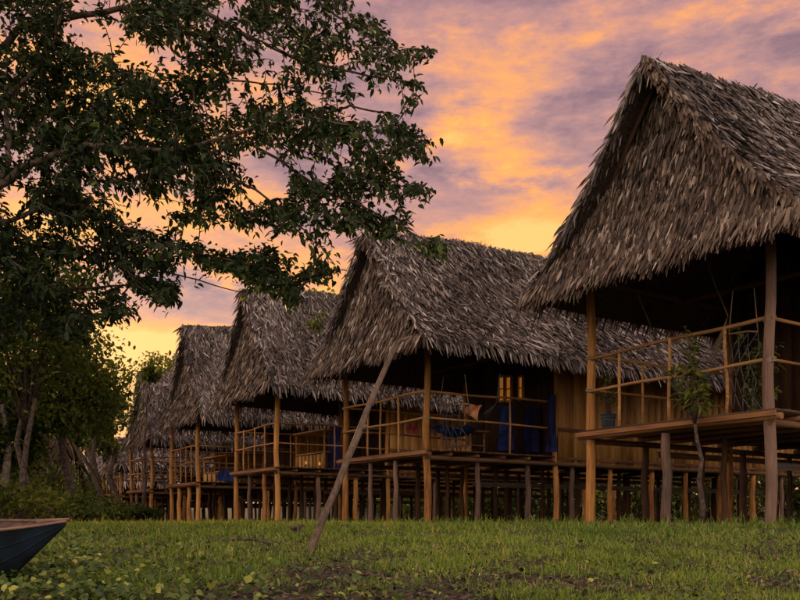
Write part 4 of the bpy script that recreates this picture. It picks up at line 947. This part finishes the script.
# ------------------------------------------------------------------ grass, creepers, litter
def grass():
    g = np.random.default_rng(21)
    def blades(n, dmin, dmax, pw, hlo, hhi, wk, mat, name, lab, cat, xlim=None, clump=.6, thr=None, up=1.0):
        u = g.random(n); d = (dmin**(1-pw)+(dmax**(1-pw)-dmin**(1-pw))*u)**(1/(1-pw))
        x = g.uniform(-.72, .58, n)*d
        if clump:      # gather into tufts
            nc = n//9; idx = g.integers(0, nc, n); x = np.where(g.random(n) < clump, x[idx]*(d[idx]/d[idx])+g.normal(0, .02, n)*(1+d[idx]*.05), x); d = np.where(x == x, d, d)
            d2 = d.copy(); d2 = np.where(np.abs(x-x[idx]) < 1e-9, d, d[idx]+g.normal(0, .03, n)); d = d2
        s = (x-C0.x)*VV.x+(d-C0.y)*VV.y
        keep = (s < .25+.5*np.sin(x*2.3)*np.sin(d*1.7+1)) | (g.random(n) < .15)
        if thr is not None:
            nz_ = np.array([mnoise.noise(Vector((a*1.3, b_*1.3, 3))) for a, b_ in zip(x, d)]); keep &= (nz_ + thr(x, d)) > g.random(n)*.5
        x, d = x[keep], d[keep]; n = len(x)
        P = np.stack([x, d, gznp(x, d)-.008], 1); D = g.normal(0, .42, (n, 3)); D[:, 2] = up
        H_ = g.uniform(hlo, hhi, n)*np.array([1+.9*mnoise.noise(Vector((a*2, b_*2, 8))) for a, b_ in zip(x, d)])
        wd = np.maximum(.0032, d*wk)*g.uniform(.7, 1.3, n)
        o = fromparts(name, MT[mat], [strips(P, D, unit(g.normal(0, 1, (n, 3))), H_, wd, g.uniform(0, .5, n), np.clip(g.normal(.5, .22, n), 0, 1), mid=.55, blunt=.03)], None, 'stuff'); tag(o, lab, cat)
    front = lambda x, d: np.interp(d, [3, 4.0, 4.8, 5.8], [-.12, .08, .38, .95])+np.clip((x-.2)*.5, 0, .35)
    blades(170000, 3.0, 13, 1.9, .028, .075, .0011, 'grass', 'grass', 'short green grass covering the clearing in front of the huts', 'grass', thr=front)
    blades(22000, 9, 34, 1.2, .05, .12, .0011, 'drygrass', 'grass', 'yellowish grass running left along the hut posts', 'grass', thr=lambda x, d: .6-.6*(x > 0)-.2*(d < 11))
    blades(16000, 3.6, 10, 1.2, .06, .15, .0008, 'grass', 'long_grass', 'longer grass tufts scattered over the lawn', 'grass', clump=.9, thr=lambda x, d: x*0-.1)
    blades(9000, 5, 12, 1.2, .03, .08, .0010, 'drygrass', 'dry_grass', 'dry yellow blades among the green grass', 'grass', thr=lambda x, d: .1-.25*(x > 1))
    # taller growth round the post feet
    P = []; 
    for t in g.uniform(-5, 27, 2600): 
        q = C0+UV*t+VV*g.uniform(-.25, .5); P.append((q.x, q.y, gz(q.x, q.y)-.01))
    P = np.array(P); n = len(P); D = g.normal(0, .35, (n, 3)); D[:, 2] = 1
    o = fromparts('post_foot_grass', MT['grass'], [strips(P, D, unit(g.normal(0, 1, (n, 3))), g.uniform(.08, .22, n), P[:, 1]*.0011*g.uniform(.7, 1.3, n), g.uniform(0, .4, n), np.clip(g.normal(.5, .2, n), 0, 1))], None, 'stuff'); tag(o, 'taller grass growing round the feet of the hut posts', 'grass')
    def cover(n, fx, lo, hi, mat, name, lab, cat, zmax, flat, wide):
        x, d = fx(n); n = len(x); P = np.stack([x, d, gznp(x, d)+g.random(n)**1.5*zmax], 1)
        D = g.normal(0, 1, (n, 3)); D[:, 2] = D[:, 2]*(.15 if flat else .5)
        N = g.normal(0, .28 if flat else .55, (n, 3)); N[:, 2] += 1; N[:, 1] -= (0 if flat else .5)
        Lg = g.uniform(lo, hi, n)
        o = fromparts(name, MT[mat], [leaves(P, D, N, Lg, Lg*g.uniform(*wide, n), np.clip(g.normal(.5, .25, n), 0, 1), fold=.12, droop=.25)], None, 'stuff'); tag(o, lab, cat)
    def fx1(n):
        py = 543+57*g.random(n)**.9*1.1; px = g.uniform(-90, 400, n); d = np.interp(py, [523, 530, 541, 555, 575, 603, 640], [20, 8, 6.5, 5.5, 4.5, 3.5, 2.9])
        k = (px < 120+40*np.sin(py*.2)-(555-py).clip(0)*6) | (g.random(n) < np.interp(px, [120, 220, 400], [.35, .10, .03]))
        px, d = px[k], d[k]; return (px-400)/F*d, d
    cover(9500, fx1, .022, .052, 'creeper', 'creeping_groundcover', 'broad leaved creeping plants in the left foreground below the boat', 'ground cover', .07, False, (.55, .85))
    def fx2(n):
        d = g.uniform(2.9, 5.6, n); px = g.uniform(60, 900, n); k = g.random(n) < np.interp(d, [3, 4.5, 5.6], [1, .6, .15]); px, d = px[k], d[k]; return (px-400)/F*d, d
    cover(5000, fx2, .018, .042, 'creeper', 'low_weeds', 'scattered small weeds in the muddy foreground', 'weeds', .03, False, (.4, .7))
    def fx3(n):
        d = g.uniform(2.9, 7.5, n); px = g.uniform(-40, 860, n); k = g.random(n) < np.interp(d, [3, 4.5, 7.5], [1, .7, .12]); px, d = px[k], d[k]; return (px-400)/F*d, d
    cover(16000, fx3, .018, .05, 'litter', 'leaf_litter', 'brown dead leaves and bark bits on the foreground mud', 'litter', .02, False, (.3, .6))
    m = MB()
    for _ in range(900):
        d = random.uniform(3.0, 6.0); q = px_ground(random.uniform(-20, 820), d); a = random.uniform(0, 3.14); L = random.uniform(.04, .18); v = Vector((math.cos(a), math.sin(a), 0))*L/2
        m.tube([q-v+Vector((0, 0, .006)), q+Vector((0, 0, random.uniform(.008, .03))), q+v+Vector((0, 0, .006))], [.002, .0035, .002], 5)
    tag(m.build('twig_litter', MT['bark'], kind='stuff'), 'thin dead twigs strewn over the muddy foreground', 'twigs')
grass()
